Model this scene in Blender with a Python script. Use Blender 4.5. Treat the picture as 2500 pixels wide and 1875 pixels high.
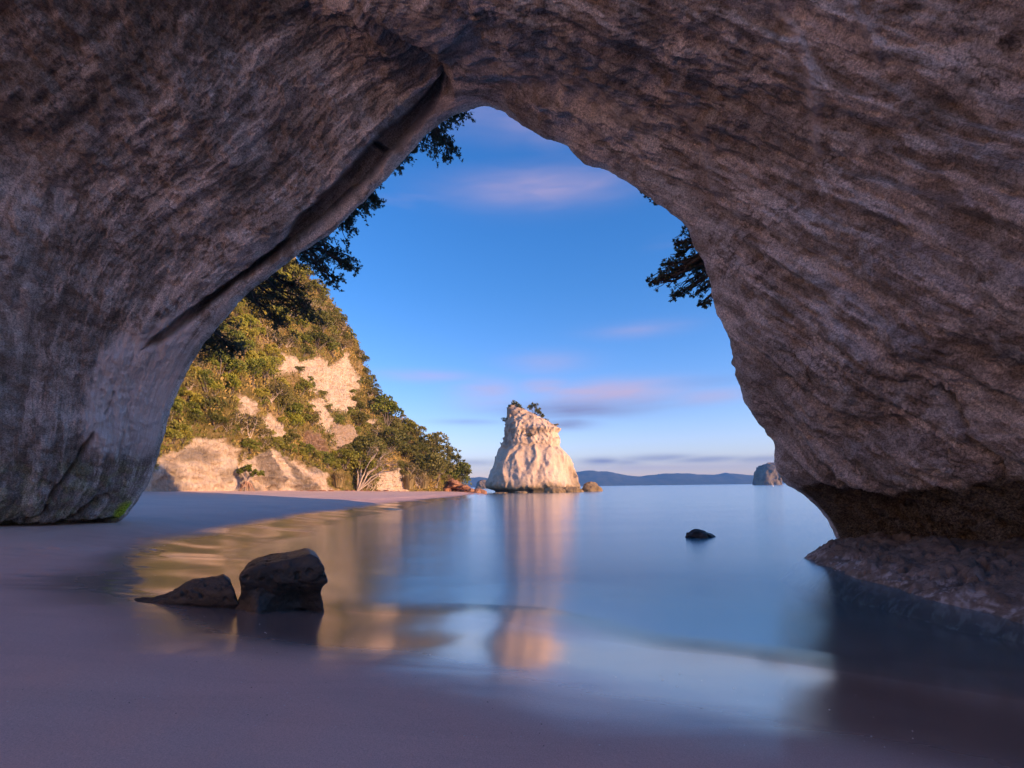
import bpy, math, random
import numpy as np
from mathutils import Matrix, Vector

for o in list(bpy.data.objects):
    bpy.data.objects.remove(o)
scene = bpy.context.scene
COL = scene.collection

# ------------------------------------------------------------------ camera
F = 1180.0                     # focal length in photograph pixels (2500 wide)
PPX, PPY = 1250.0, 1188.0      # principal point
ROLL = math.atan(0.012)
EYE = np.array([0.0, 0.0, 1.7])
RIGHT = np.array([math.cos(ROLL), 0, -math.sin(ROLL)])
UP = np.array([math.sin(ROLL), 0, math.cos(ROLL)])
FWD = np.array([0.0, 1.0, 0.0])
cam = bpy.data.cameras.new('camera')
cam.sensor_width = 36.0
cam.lens = 36.0 * F / 2500.0
cam.shift_y = (PPY - 937.5) / 2500.0
cam.clip_start = 0.05
cam.clip_end = 20000
camo = bpy.data.objects.new('camera', cam)
COL.objects.link(camo)
camo.matrix_world = Matrix(((RIGHT[0], UP[0], -FWD[0], EYE[0]), (RIGHT[1], UP[1], -FWD[1], EYE[1]),
                            (RIGHT[2], UP[2], -FWD[2], EYE[2]), (0, 0, 0, 1)))
scene.camera = camo
cy = scene.cycles
cy.max_bounces = 6
cy.diffuse_bounces = 4
cy.glossy_bounces = 3
cy.transmission_bounces = 2
cy.transparent_max_bounces = 4

# ------------------------------------------------------------------ sun, sky, exposure
SUN_EL = math.radians(11.5)
SUN_AZ = math.atan2(0.90, -0.43)          # clockwise from +Y; the sun stands right of and behind the camera
SUN_DIR = Vector((math.sin(SUN_AZ) * math.cos(SUN_EL), math.cos(SUN_AZ) * math.cos(SUN_EL), math.sin(SUN_EL)))
sl = bpy.data.lights.new('sun', 'SUN')
sl.energy = 4.15
sl.angle = math.radians(0.5)
sl.color = (1.0, 0.585, 0.30)
slo = bpy.data.objects.new('sun', sl)
COL.objects.link(slo)
slo.rotation_euler = SUN_DIR.to_track_quat('Z', 'Y').to_euler()

vs = scene.view_settings
vs.view_transform = 'Standard'
vs.look = 'None'
vs.gamma = 1.0
vs.use_curve_mapping = False
vs.exposure = 1.0


class NT:
    """small helper for node trees"""
    def __init__(self, tree):
        self.t = tree
        self.n = tree.nodes
        self.l = tree.links

    def node(self, typ, **kw):
        nd = self.n.new(typ)
        for k, v in kw.items():
            setattr(nd, k, v)
        return nd

    def put(self, sock, v):
        if isinstance(v, bpy.types.NodeSocket):
            self.l.new(v, sock)
        elif v is not None:
            if isinstance(v, (tuple, list)) and len(v) == 3 and sock.type == 'RGBA':
                v = (*v, 1.0)
            sock.default_value = v

    def math(self, op, a, b=None, c=None, clamp=False):
        nd = self.node('ShaderNodeMath', operation=op, use_clamp=clamp)
        self.put(nd.inputs[0], a)
        self.put(nd.inputs[1], b)
        self.put(nd.inputs[2], c)
        return nd.outputs[0]

    def mix(self, fac, a, b, blend='MIX'):
        nd = self.node('ShaderNodeMix', data_type='RGBA', blend_type=blend)
        self.put(nd.inputs[0], fac)
        self.put(nd.inputs[6], a)
        self.put(nd.inputs[7], b)
        return nd.outputs[2]

    def smooth(self, v, lo, hi, a=0.0, b=1.0):
        nd = self.node('ShaderNodeMapRange', interpolation_type='SMOOTHSTEP')
        self.put(nd.inputs[0], v)
        for i, x in zip((1, 2, 3, 4), (lo, hi, a, b)):
            nd.inputs[i].default_value = x
        return nd.outputs[0]

    def noise(self, vec, scale, detail=4.0, rough=0.55, dist=0.0):
        nd = self.node('ShaderNodeTexNoise')
        self.put(nd.inputs['Vector'], vec)
        nd.inputs['Scale'].default_value = scale
        nd.inputs['Detail'].default_value = detail
        nd.inputs['Roughness'].default_value = rough
        nd.inputs['Distortion'].default_value = dist
        return nd.outputs['Fac']

    def mapping(self, vec, scale=(1, 1, 1), rot=(0, 0, 0), loc=(0, 0, 0)):
        nd = self.node('ShaderNodeMapping')
        self.put(nd.inputs['Vector'], vec)
        nd.inputs['Scale'].default_value = scale
        nd.inputs['Rotation'].default_value = rot
        nd.inputs['Location'].default_value = loc
        return nd.outputs[0]

    def bump(self, h, strength, dist, normal=None):
        nd = self.node('ShaderNodeBump')
        nd.inputs['Strength'].default_value = strength
        nd.inputs['Distance'].default_value = dist
        self.put(nd.inputs['Height'], h)
        if normal is not None:
            self.put(nd.inputs['Normal'], normal)
        return nd.outputs[0]


world = bpy.data.worlds.new('World')
scene.world = world
world.use_nodes = True
wt = NT(world.node_tree)
for nd in list(wt.n):
    wt.n.remove(nd)
wout = wt.node('ShaderNodeOutputWorld')
wbg = wt.node('ShaderNodeBackground')
wbg.inputs['Strength'].default_value = 0.15
sky = wt.node('ShaderNodeTexSky', sky_type='NISHITA')
sky.sun_disc = False
sky.sun_elevation = SUN_EL
sky.sun_rotation = SUN_AZ
sky.altitude = 0
sky.air_density = 1.0
sky.dust_density = 0.3
sky.ozone_density = 2.4
tc = wt.node('ShaderNodeTexCoord')
sep = wt.node('ShaderNodeSeparateXYZ')
wt.l.new(tc.outputs['Generated'], sep.inputs[0])
elev = wt.math('ARCSINE', sep.outputs[2])
azim = wt.math('ARCTAN2', sep.outputs[0], sep.outputs[1])
comb = wt.node('ShaderNodeCombineXYZ')
wt.l.new(azim, comb.inputs[0])
wt.l.new(elev, comb.inputs[1])
hs = wt.node('ShaderNodeHueSaturation')
hs.inputs['Saturation'].default_value = 1.28
wt.l.new(sky.outputs[0], hs.inputs['Color'])
tint = wt.node('ShaderNodeValToRGB')
wt.l.new(wt.math('DIVIDE', elev, math.radians(60)), tint.inputs[0])
els = tint.color_ramp.elements
for k, (e_, c_) in enumerate([(0.0, (1.08, 0.82, 1.12)), (8.0, (0.98, 0.80, 1.06)), (22.0, (0.72, 0.77, 1.01)), (34.0, (0.36, 0.68, 1.00)), (60.0, (0.40, 0.70, 1.00))]):
    el_ = els[k] if k < 2 else els.new(0.5)
    el_.position = e_ / 60.0
    el_.color = (*[v * 0.6 for v in c_], 1)
sc_ = wt.node('ShaderNodeVectorMath', operation='SCALE')
wt.l.new(wt.mix(1.0, hs.outputs[0], tint.outputs[0], 'MULTIPLY'), sc_.inputs[0])
sc_.inputs['Scale'].default_value = 1 / 0.6
skycol = sc_.outputs[0]
# soft drawn-out clouds: streaky noise all round the sky, thicker in a few banks
wisps = wt.noise(wt.mapping(comb.outputs[0], (2.2, 13.0, 1.0)), 1.0, 3.0, 0.5, 0.6)
fine = wt.noise(wt.mapping(comb.outputs[0], (9.0, 60.0, 1.0)), 1.0, 2.0, 0.5, 0.4)
CLOUD_LIT = (2.3, 1.65, 2.2)
CLOUD_DIM = (0.88, 0.90, 1.65)


def azel(px, py):
    d = FWD + RIGHT * (px - PPX) / F + UP * (PPY - py) / F
    d = d / np.linalg.norm(d)
    return math.atan2(d[0], d[1]), math.asin(d[2])


BANKS = [  # px, py, half width, half height, density, lit?
    (1330, 460, 190, 42, 0.42, 1), (1240, 290, 260, 50, 0.25, 1),
    (1490, 962, 150, 26, 1.0, 1), (1420, 1000, 170, 20, 0.95, 0), (1330, 945, 60, 18, 0.55, 1),
    (1390, 1035, 60, 12, 0.9, 0), (1190, 960, 70, 30, 0.55, 1), (1045, 918, 90, 13, 0.5, 1),
    (1720, 968, 90, 16, 0.6, 1), (1560, 805, 100, 16, 0.33, 1), (1340, 885, 90, 24, 0.3, 1),
    (1600, 1118, 80, 8, 0.95, 0), (1720, 1122, 90, 7, 0.85, 0), (1470, 1126, 50, 9, 0.9, 0),
    (1850, 1122, 70, 8, 0.7, 0), (1140, 1130, 110, 9, 0.5, 0), (1530, 1128, 50, 10, 0.6, 0),
    (1740, 930, 110, 10, 0.3, 0), (1150, 1030, 70, 7, 0.45, 0), (1600, 1142, 260, 8, 0.35, 1)]
lit_f, dim_f = None, None
for (bx, by, rx, ry, den, lit) in BANKS:
    a0, e0 = azel(bx, by)
    a1, _ = azel(bx + rx, by)
    _, e1 = azel(bx, by - ry)
    qa = wt.math('DIVIDE', wt.math('SUBTRACT', azim, a0), a1 - a0)
    qe = wt.math('DIVIDE', wt.math('SUBTRACT', elev, e0), e1 - e0)
    r2 = wt.math('ADD', wt.math('MULTIPLY', qa, qa), wt.math('MULTIPLY', qe, qe))
    g = wt.math('MULTIPLY', wt.math('EXPONENT', wt.math('MULTIPLY', r2, -0.8)), den)
    if lit:
        lit_f = g if lit_f is None else wt.math('MAXIMUM', lit_f, g)
    else:
        dim_f = g if dim_f is None else wt.math('MAXIMUM', dim_f, g)
tex = wt.smooth(wisps, 0.30, 0.66, 0.55, 1.15)
tex2 = wt.math('MULTIPLY', tex, wt.smooth(fine, 0.2, 0.75, 0.7, 1.1))
allround = wt.math('MULTIPLY', wt.smooth(wisps, 0.60, 0.80), wt.smooth(elev, 0.02, 0.25, 0.25, 0.12))
litf = wt.math('ADD', wt.math('MULTIPLY', lit_f, tex2), allround, clamp=True)
dimf = wt.math('MULTIPLY', dim_f, tex2, clamp=True)
skycol = wt.mix(litf, skycol, CLOUD_LIT)
skycol = wt.mix(dimf, skycol, CLOUD_DIM)
wt.l.new(skycol, wbg.inputs['Color'])
wt.l.new(wbg.outputs[0], wout.inputs['Surface'])

rng = np.random.default_rng(7)
random.seed(7)


# ------------------------------------------------------------------ geometry helpers
def W(px, py, d):
    px, py, d = np.asarray(px, float), np.asarray(py, float), np.asarray(d, float)
    v = FWD + RIGHT * ((px - PPX) / F)[..., None] + UP * ((PPY - py) / F)[..., None]
    return EYE + v * d[..., None]


def G(px, py, z=0.0):
    v = FWD + RIGHT * (px - PPX) / F + UP * (PPY - py) / F
    return EYE + v * ((z - EYE[2]) / v[2])


def project(P):
    q = np.asarray(P) - EYE
    d = np.maximum(q[..., 1], 0.05)
    return PPX + F * (q @ RIGHT) / d, PPY - F * (q @ UP) / d


def _hash(ix, iy, iz, seed):
    h = (ix.astype(np.uint32) * np.uint32(374761393) + iy.astype(np.uint32) * np.uint32(668265263)
         + iz.astype(np.uint32) * np.uint32(2147483647) + np.uint32(seed * 974711 + 13))
    h = (h ^ (h >> np.uint32(13))) * np.uint32(1274126177)
    return h ^ (h >> np.uint32(16))


_GR = np.array([(1, 1, 0), (-1, 1, 0), (1, -1, 0), (-1, -1, 0), (1, 0, 1), (-1, 0, 1), (1, 0, -1), (-1, 0, -1),
                (0, 1, 1), (0, -1, 1), (0, 1, -1), (0, -1, -1), (1, 1, 0), (-1, 1, 0), (0, -1, 1), (0, -1, -1)], np.float32)


def perlin(P, seed=0):
    P = np.asarray(P, np.float32).reshape(-1, 3)
    fl = np.floor(P)
    f = P - fl
    I = fl.astype(np.int64)
    u = f * f * f * (f * (f * 6 - 15) + 10)
    out = np.zeros(len(P), np.float32)
    for cx in (0, 1):
        wx = u[:, 0] if cx else 1 - u[:, 0]
        for cy in (0, 1):
            wy = u[:, 1] if cy else 1 - u[:, 1]
            for cz in (0, 1):
                wz = u[:, 2] if cz else 1 - u[:, 2]
                g = _GR[(_hash(I[:, 0] + cx, I[:, 1] + cy, I[:, 2] + cz, seed) & np.uint32(15)).astype(np.int64)]
                out += wx * wy * wz * (g[:, 0] * (f[:, 0] - cx) + g[:, 1] * (f[:, 1] - cy) + g[:, 2] * (f[:, 2] - cz))
    return out


def fbm(P, oct=4, seed=0, gain=0.5, ridged=False):
    P = np.asarray(P, np.float32).reshape(-1, 3)
    a, s, out = 1.0, 1.0, 0.0
    for k in range(oct):
        v = perlin(P * s, seed + k * 17)
        if ridged:
            v = 0.5 - 2 * np.abs(v)
        out = out + a * v
        a *= gain
        s *= 2.03
    return out


def sdpoly(x, y, poly, closed=True):
    """signed distance to a polygon (negative inside), or distance to a polyline"""
    x, y = np.asarray(x, float), np.asarray(y, float)
    n = len(poly)
    d = np.full(x.shape, 1e18)
    ins = np.zeros(x.shape, bool)
    for i in range(n if closed else n - 1):
        ax, ay = poly[i]
        bx, by = poly[(i + 1) % n]
        ex, ey = bx - ax, by - ay
        t = np.clip(((x - ax) * ex + (y - ay) * ey) / (ex * ex + ey * ey + 1e-12), 0, 1)
        d = np.minimum(d, (x - ax - ex * t) ** 2 + (y - ay - ey * t) ** 2)
        if closed:
            c = (ay > y) != (by > y)
            ins ^= c & (x < ex * (y - ay) / (ey if ey != 0 else 1e-12) + ax)
    d = np.sqrt(d)
    return np.where(ins, -d, d) if closed else d


def sstep(x, a, b):
    t = np.clip((x - a) / (b - a), 0, 1)
    return t * t * (3 - 2 * t)


def spline(tk, P, q):
    """Catmull-Rom through keys P at parameters tk, sampled at q (axis 0)"""
    tk, P, q = np.asarray(tk, float), np.asarray(P, float), np.asarray(q, float)
    m = np.zeros_like(P)
    sh = (-1,) + (1,) * (P.ndim - 1)
    m[1:-1] = (P[2:] - P[:-2]) / (tk[2:] - tk[:-2]).reshape(sh)
    m[0] = (P[1] - P[0]) / (tk[1] - tk[0])
    m[-1] = (P[-1] - P[-2]) / (tk[-1] - tk[-2])
    i = np.clip(np.searchsorted(tk, q, side='right') - 1, 0, len(tk) - 2)
    h = (tk[i + 1] - tk[i])
    t = ((q - tk[i]) / h)
    h, t = h.reshape(sh), t.reshape(sh)
    return ((2 * t ** 3 - 3 * t ** 2 + 1) * P[i] + (t ** 3 - 2 * t ** 2 + t) * h * m[i]
            + (-2 * t ** 3 + 3 * t ** 2) * P[i + 1] + (t ** 3 - t ** 2) * h * m[i + 1])


def make_mesh(name, V, faces, mats=(), smooth=True, matidx=None, attrs=None, colors=None, uv=None):
    """V (n,3); faces: array (m,k) or list of arrays"""
    if not isinstance(faces, (list, tuple)):
        faces = [faces]
    faces = [np.asarray(f, np.int32) for f in faces if len(f)]
    me = bpy.data.meshes.new(name)
    V = np.asarray(V, np.float32)
    me.vertices.add(len(V))
    me.vertices.foreach_set('co', V.ravel())
    loops = np.concatenate([f.ravel() for f in faces])
    tot = np.concatenate([np.full(len(f), f.shape[1], np.int32) for f in faces])
    start = np.concatenate([[0], np.cumsum(tot)[:-1]]).astype(np.int32)
    me.loops.add(len(loops))
    me.loops.foreach_set('vertex_index', loops)
    me.polygons.add(len(tot))
    me.polygons.foreach_set('loop_start', start)
    me.polygons.foreach_set('loop_total', tot)
    me.polygons.foreach_set('use_smooth', np.full(len(tot), smooth, bool))
    for m in mats:
        me.materials.append(m)
    if matidx is not None:
        me.polygons.foreach_set('material_index', np.asarray(matidx, np.int32))
    for k, v in (attrs or {}).items():
        at = me.attributes.new(k, 'FLOAT', 'POINT')
        at.data.foreach_set('value', np.asarray(v, np.float32).ravel())
    for k, v in (colors or {}).items():
        at = me.attributes.new(k, 'FLOAT_COLOR', 'POINT')
        at.data.foreach_set('color', np.asarray(v, np.float32).ravel())
    if uv is not None:
        l = me.uv_layers.new(name='UVMap')
        l.data.foreach_set('uv', np.asarray(uv, np.float32)[loops].ravel())
    me.update(calc_edges=True)
    me.validate()
    return me


def grid_faces(ni, nj, flip=False):
    i, j = np.meshgrid(np.arange(ni - 1), np.arange(nj - 1), indexing='ij')
    a = (i * nj + j).ravel()
    q = np.stack([a, a + nj, a + nj + 1, a + 1], 1)
    return q[:, ::-1] if flip else q


def grid_normals(Pg):
    du = np.gradient(Pg, axis=0)
    dv = np.gradient(Pg, axis=1)
    n = np.cross(du, dv)
    return n / (np.linalg.norm(n, axis=2, keepdims=True) + 1e-12)


def surface_nets(Fv, org, h):
    """mesh of the zero level of a sampled field (negative inside)"""
    ins = Fv < 0
    nx, ny, nz = Fv.shape
    c = np.zeros((nx - 1, ny - 1, nz - 1), np.int32)
    for dx in (0, 1):
        for dy in (0, 1):
            for dz in (0, 1):
                c += ins[dx:nx - 1 + dx, dy:ny - 1 + dy, dz:nz - 1 + dz]
    act = (c > 0) & (c < 8)
    idx = np.full(act.shape, -1, np.int64)
    I = np.argwhere(act)
    idx[act] = np.arange(len(I))
    acc = np.zeros((len(I), 3))
    cnt = np.zeros(len(I))
    corners = [(a, b, d) for a in (0, 1) for b in (0, 1) for d in (0, 1)]
    for ca in corners:
        for ax in range(3):
            if ca[ax]:
                continue
            cb = list(ca)
            cb[ax] = 1
            fa = Fv[I[:, 0] + ca[0], I[:, 1] + ca[1], I[:, 2] + ca[2]]
            fb = Fv[I[:, 0] + cb[0], I[:, 1] + cb[1], I[:, 2] + cb[2]]
            m = (fa < 0) != (fb < 0)
            t = np.where(m, fa / np.where(m, fa - fb, 1), 0)
            p = np.array(ca, float)[None] + t[:, None] * (np.array(cb) - np.array(ca))[None]
            acc += np.where(m[:, None], p, 0)
            cnt += m
    V = (I + acc / cnt[:, None]) * h + np.asarray(org)
    faces = []
    for ax in range(3):
        b, d = [(1, 2), (2, 0), (0, 1)][ax]
        sl0 = [slice(None)] * 3
        sl1 = [slice(None)] * 3
        sl0[ax] = slice(0, -1)
        sl1[ax] = slice(1, None)
        A, B = ins[tuple(sl0)], ins[tuple(sl1)]
        E = np.argwhere(A != B)
        ok = (E[:, b] > 0) & (E[:, d] > 0) & (E[:, b] < Fv.shape[b] - 1) & (E[:, d] < Fv.shape[d] - 1)
        E = E[ok]
        out = A[tuple(E.T)]

        def cell(ob, od):
            q = E.copy()
            q[:, b] += ob
            q[:, d] += od
            return idx[tuple(q.T)]
        q = np.stack([cell(-1, -1), cell(0, -1), cell(0, 0), cell(-1, 0)], 1)
        q[~out] = q[~out][:, ::-1]
        faces.append(q)
    return V, np.concatenate(faces)


def tag(o, label=None, cat=None, group=None, kind=None):
    if label:
        o['label'] = label
    if cat:
        o['category'] = cat
    if group:
        o['group'] = group
    if kind:
        o['kind'] = kind
    return o


def obj(name, me, parent=None, loc=None):
    o = bpy.data.objects.new(name, me)
    COL.objects.link(o)
    if loc is not None:
        o.location = loc
    if parent is not None:
        o.parent = parent
    return o


def empty(name, loc=(0, 0, 0)):
    o = bpy.data.objects.new(name, None)
    COL.objects.link(o)
    o.location = loc
    o.empty_display_size = 0.2
    return o


def tubes(paths, sides=6):
    """paths: list of (pts (n,3), radii (n,)) -> V, faces"""
    Vs, Fs, base = [], [], 0
    ang = np.linspace(0, 2 * np.pi, sides, endpoint=False)
    for P, R in paths:
        P = np.asarray(P, float)
        n = len(P)
        T = np.gradient(P, axis=0)
        T /= np.linalg.norm(T, axis=1, keepdims=True) + 1e-9
        ref = np.where(np.abs(T[:, 2:3]) > 0.9, np.array([[1.0, 0, 0]]), np.array([[0, 0, 1.0]]))
        A = np.cross(T, ref)
        A /= np.linalg.norm(A, axis=1, keepdims=True) + 1e-9
        B = np.cross(T, A)
        ring = P[:, None] + np.asarray(R)[:, None, None] * (A[:, None] * np.cos(ang)[None, :, None] + B[:, None] * np.sin(ang)[None, :, None])
        Vs.append(ring.reshape(-1, 3))
        i, j = np.meshgrid(np.arange(n - 1), np.arange(sides), indexing='ij')
        a = i * sides + j
        b = i * sides + (j + 1) % sides
        Fs.append(np.stack([a, b, b + sides, a + sides], -1).reshape(-1, 4) + base)
        base += n * sides
    return np.concatenate(Vs), np.concatenate(Fs)


def unit(v):
    return v / (np.linalg.norm(v, axis=-1, keepdims=True) + 1e-9)


def leaves(C, axis, size, width=0.45, rs=None, spread=1.0):
    """diamond leaves at C pointing along axis with some scatter"""
    rs = rs or rng
    n = len(C)
    a = unit(axis + rs.normal(0, 0.55 * spread, (n, 3)))
    b = unit(np.cross(a, rs.normal(0, 1, (n, 3))))
    l = (size * rs.uniform(0.7, 1.3, n))[:, None]
    nrm = np.cross(a, b)
    V = np.stack([C, C + a * l * 0.5 + b * l * width * 0.5 + nrm * l * 0.08, C + a * l, C + a * l * 0.5 - b * l * width * 0.5 + nrm * l * 0.08], 1).reshape(-1, 3)
    Fq = np.arange(4 * n).reshape(n, 4)
    return V, Fq


# ------------------------------------------------------------------ materials
def new_mat(name):
    m = bpy.data.materials.new(name)
    m.use_nodes = True
    t = NT(m.node_tree)
    b = t.n['Principled BSDF']
    return m, t, b


def attr(t, name, out='Fac'):
    nd = t.node('ShaderNodeAttribute', attribute_name=name)
    return nd.outputs[out]


def geo_pos(t):
    return t.node('ShaderNodeNewGeometry').outputs['Position']


def mat_cave():
    m, t, b = new_mat('weathered_tuff')
    pos = geo_pos(t)
    uv = t.node('ShaderNodeUVMap').outputs[0]
    msk = t.node('ShaderNodeAttribute', attribute_name='mask')
    ms = t.node('ShaderNodeSeparateColor')
    t.l.new(msk.outputs['Color'], ms.inputs[0])
    tx = t.node('ShaderNodeAttribute', attribute_name='layers')
    tsp = t.node('ShaderNodeSeparateColor')
    t.l.new(tx.outputs['Color'], tsp.inputs[0])
    big, mid, streak = tsp.outputs[0], tsp.outputs[1], tsp.outputs[2]
    broad = tx.outputs['Alpha']
    patch = attr(t, 'patch')
    streak2 = t.noise(t.mapping(uv, (0.8, 15.0, 1), (0, 0, -0.04)), 1.0, 4, 0.65, 0.5)
    grain = t.noise(pos, 26.0, 4, 0.72)
    grit = t.noise(pos, 95.0, 2, 0.7)
    c = t.mix(t.smooth(big, 0.32, 0.68), (0.48, 0.445, 0.42), (0.68, 0.645, 0.625))
    c = t.mix(t.smooth(mid, 0.38, 0.66), c, (0.36, 0.305, 0.265))
    c = t.mix(t.math('MULTIPLY', t.smooth(broad, 0.50, 0.64), 0.40), c, (0.31, 0.245, 0.20))
    c = t.mix(t.math('MULTIPLY', t.smooth(streak, 0.48, 0.64), 0.85), c, (0.84, 0.75, 0.70))
    c = t.mix(t.math('MULTIPLY', t.smooth(streak2, 0.54, 0.68), 0.5), c, (0.23, 0.185, 0.155))
    c = t.mix(t.math('MULTIPLY', t.smooth(streak2, 0.30, 0.44, 1.0, 0.0), 0.55), c, (0.78, 0.72, 0.69))
    c = t.mix(t.math('MULTIPLY', t.smooth(patch, 0.56, 0.66), 0.30), c, (0.24, 0.18, 0.13))
    vor = t.node('ShaderNodeTexVoronoi', feature='DISTANCE_TO_EDGE')
    wv = t.node('ShaderNodeVectorMath', operation='ADD')
    nv = t.node('ShaderNodeTexNoise')
    nv.inputs['Scale'].default_value = 1.6
    nv.inputs['Detail'].default_value = 3
    t.put(nv.inputs['Vector'], pos)
    t.put(wv.inputs[0], t.mapping(uv, (0.09, 0.34, 1)))
    sv = t.node('ShaderNodeVectorMath', operation='SCALE')
    t.l.new(nv.outputs['Color'], sv.inputs[0])
    sv.inputs['Scale'].default_value = 0.55
    t.l.new(sv.outputs[0], wv.inputs[1])
    t.l.new(wv.outputs[0], vor.inputs['Vector'])
    vor.inputs['Scale'].default_value = 1.0
    crack = t.math('MULTIPLY', t.smooth(vor.outputs['Distance'], 0.0, 0.012, 1.0, 0.0), t.smooth(big, 0.50, 0.62))
    c = t.mix(t.math('MULTIPLY', crack, 0.6), c, (0.07, 0.05, 0.04))
    # stains of the rock; the brown mask also carries painted shade
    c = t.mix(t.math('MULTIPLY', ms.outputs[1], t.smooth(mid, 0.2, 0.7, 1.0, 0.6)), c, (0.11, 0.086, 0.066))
    palec = t.mix(t.smooth(streak2, 0.40, 0.66), (0.92, 0.86, 0.84), (0.78, 0.69, 0.66))  # pale rock tone, raised to carry painted sky light
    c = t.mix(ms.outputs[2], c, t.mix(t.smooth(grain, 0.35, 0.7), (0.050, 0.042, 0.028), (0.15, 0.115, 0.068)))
    c = t.mix(msk.outputs['Alpha'], c, t.mix(t.smooth(grain, 0.35, 0.7), (0.26, 0.42, 0.02), (0.60, 0.75, 0.07)))
    spk = t.math('MULTIPLY', t.smooth(grain, 0.28, 0.70, 0.46, 1.48), t.smooth(grit, 0.28, 0.72, 0.66, 1.38))
    cc = t.node('ShaderNodeCombineColor')
    for i in range(3):
        t.l.new(spk, cc.inputs[i])
    c = t.mix(1.0, c, cc.outputs[0], 'MULTIPLY')
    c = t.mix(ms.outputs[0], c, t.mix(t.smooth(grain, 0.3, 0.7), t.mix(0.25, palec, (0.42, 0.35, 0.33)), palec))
    t.put(b.inputs['Base Color'], c)
    b.inputs['Roughness'].default_value = 0.9
    b.inputs['Specular IOR Level'].default_value = 0.25
    n2 = t.bump(t.math('ADD', grain, t.math('MULTIPLY', streak2, 0.8)), 1.0, 0.05)
    n3 = t.bump(grit, 0.9, 0.014, n2)
    t.put(b.inputs['Normal'], n3)
    return m


def mat_rock(name, base, dark, scale=1.0, bump=0.5, stain=None, rough=0.88):
    m, t, b = new_mat(name)
    pos = t.node('ShaderNodeTexCoord').outputs['Object']
    n1 = t.noise(pos, 0.9 * scale, 6, 0.65)
    n2 = t.noise(pos, 7.0 * scale, 5, 0.68)
    c = t.mix(t.smooth(n1, 0.35, 0.68), base, dark)
    c = t.mix(t.math('MULTIPLY', t.smooth(n2, 0.5, 0.75), 0.6), c, tuple(x * 0.55 for x in dark))
    if stain:
        msk = t.node('ShaderNodeAttribute', attribute_name='mask')
        ms = t.node('ShaderNodeSeparateColor')
        t.l.new(msk.outputs['Color'], ms.inputs[0])
        for k, colr in enumerate(stain):
            t_ = t.math('MULTIPLY', ms.outputs[k], t.smooth(n2, 0.2, 0.7, 1.0, 0.75))
            c = t.mix(t_, c, colr)
    t.put(b.inputs['Base Color'], c)
    b.inputs['Roughness'].default_value = rough
    b.inputs['Specular IOR Level'].default_value = 0.3
    t.put(b.inputs['Normal'], t.bump(t.math('ADD', n2, n1), bump, 0.12 / scale))
    return m


def mat_leaf(name, c0, c1, c2=None):
    m, t, b = new_mat(name)
    a = attr(t, 'tint')
    oi = t.node('ShaderNodeObjectInfo').outputs['Random']
    c = t.mix(a, c0, c1)
    if c2:
        c = t.mix(t.smooth(oi, 0.35, 1.0, 0.0, 0.7), c, c2)
    t.put(b.inputs['Base Color'], c)
    b.inputs['Roughness'].default_value = 0.55
    b.inputs['Specular IOR Level'].default_value = 0.35
    tr = t.node('ShaderNodeBsdfTranslucent')
    t.put(tr.inputs['Color'], c)
    mx = t.node('ShaderNodeMixShader')
    mx.inputs[0].default_value = 0.22
    t.l.new(b.outputs[0], mx.inputs[1])
    t.l.new(tr.outputs[0], mx.inputs[2])
    t.l.new(mx.outputs[0], t.n['Material Output'].inputs['Surface'])
    return m


def mat_bark(name, c0, c1):
    m, t, b = new_mat(name)
    pos = t.node('ShaderNodeTexCoord').outputs['Object']
    n = t.noise(t.mapping(pos, (1, 1, 0.3)), 6.0, 5, 0.6)
    t.put(b.inputs['Base Color'], t.mix(t.smooth(n, 0.35, 0.65), c0, c1))
    b.inputs['Roughness'].default_value = 0.9
    t.put(b.inputs['Normal'], t.bump(n, 0.5, 0.03))
    return m


M_CAVE = mat_cave()
M_LEAF_DARK = mat_leaf('pohutukawa_leaf', (0.055, 0.085, 0.055), (0.13, 0.165, 0.105))
M_LEAF_GREEN = mat_leaf('green_shrub_leaf', (0.095, 0.135, 0.018), (0.27, 0.29, 0.05), (0.32, 0.30, 0.055))
M_LEAF_LIME = mat_leaf('lime_shrub_leaf', (0.18, 0.21, 0.022), (0.40, 0.38, 0.05), (0.42, 0.35, 0.07))
M_LEAF_OLIVE = mat_leaf('olive_shrub_leaf', (0.10, 0.09, 0.028), (0.27, 0.225, 0.08), (0.31, 0.23, 0.10))
M_LEAF_DEEP = mat_leaf('deep_green_leaf', (0.070, 0.088, 0.020), (0.21, 0.205, 0.05), (0.24, 0.21, 0.06))
M_GRASS_DRY = mat_leaf('dry_grass_blade', (0.26, 0.20, 0.085), (0.42, 0.33, 0.16))
M_BARK = mat_bark('grey_bark', (0.12, 0.095, 0.075), (0.24, 0.20, 0.165))
M_BARK_DARK = mat_bark('dark_bark', (0.045, 0.036, 0.03), (0.10, 0.08, 0.065))
M_BARK_PALE = mat_bark('bleached_wood', (0.42, 0.34, 0.27), (0.60, 0.50, 0.41))
M_STACK = mat_rock('pale_tuff', (0.72, 0.55, 0.405), (0.58, 0.425, 0.30), 0.35, 0.45,
                   [(0.30, 0.215, 0.155), (0.19, 0.135, 0.060), (0.050, 0.040, 0.022)])
M_LEDGE = mat_rock('ledge_rock', (0.27, 0.215, 0.175), (0.15, 0.115, 0.09), 2.6, 1.0, [(0.72, 0.68, 0.66), (0.26, 0.19, 0.14), (0.085, 0.066, 0.045)])
M_BOULDER = mat_rock('dark_boulder', (0.070, 0.054, 0.043), (0.035, 0.028, 0.023), 4.0, 0.6, rough=0.36)
M_REDROCK = mat_rock('red_boulder', (0.36, 0.185, 0.11), (0.24, 0.12, 0.075), 0.8, 0.6)
M_ISLET = mat_rock('grey_islet_rock', (0.25, 0.195, 0.14), (0.12, 0.095, 0.07), 0.12, 0.6)
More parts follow.
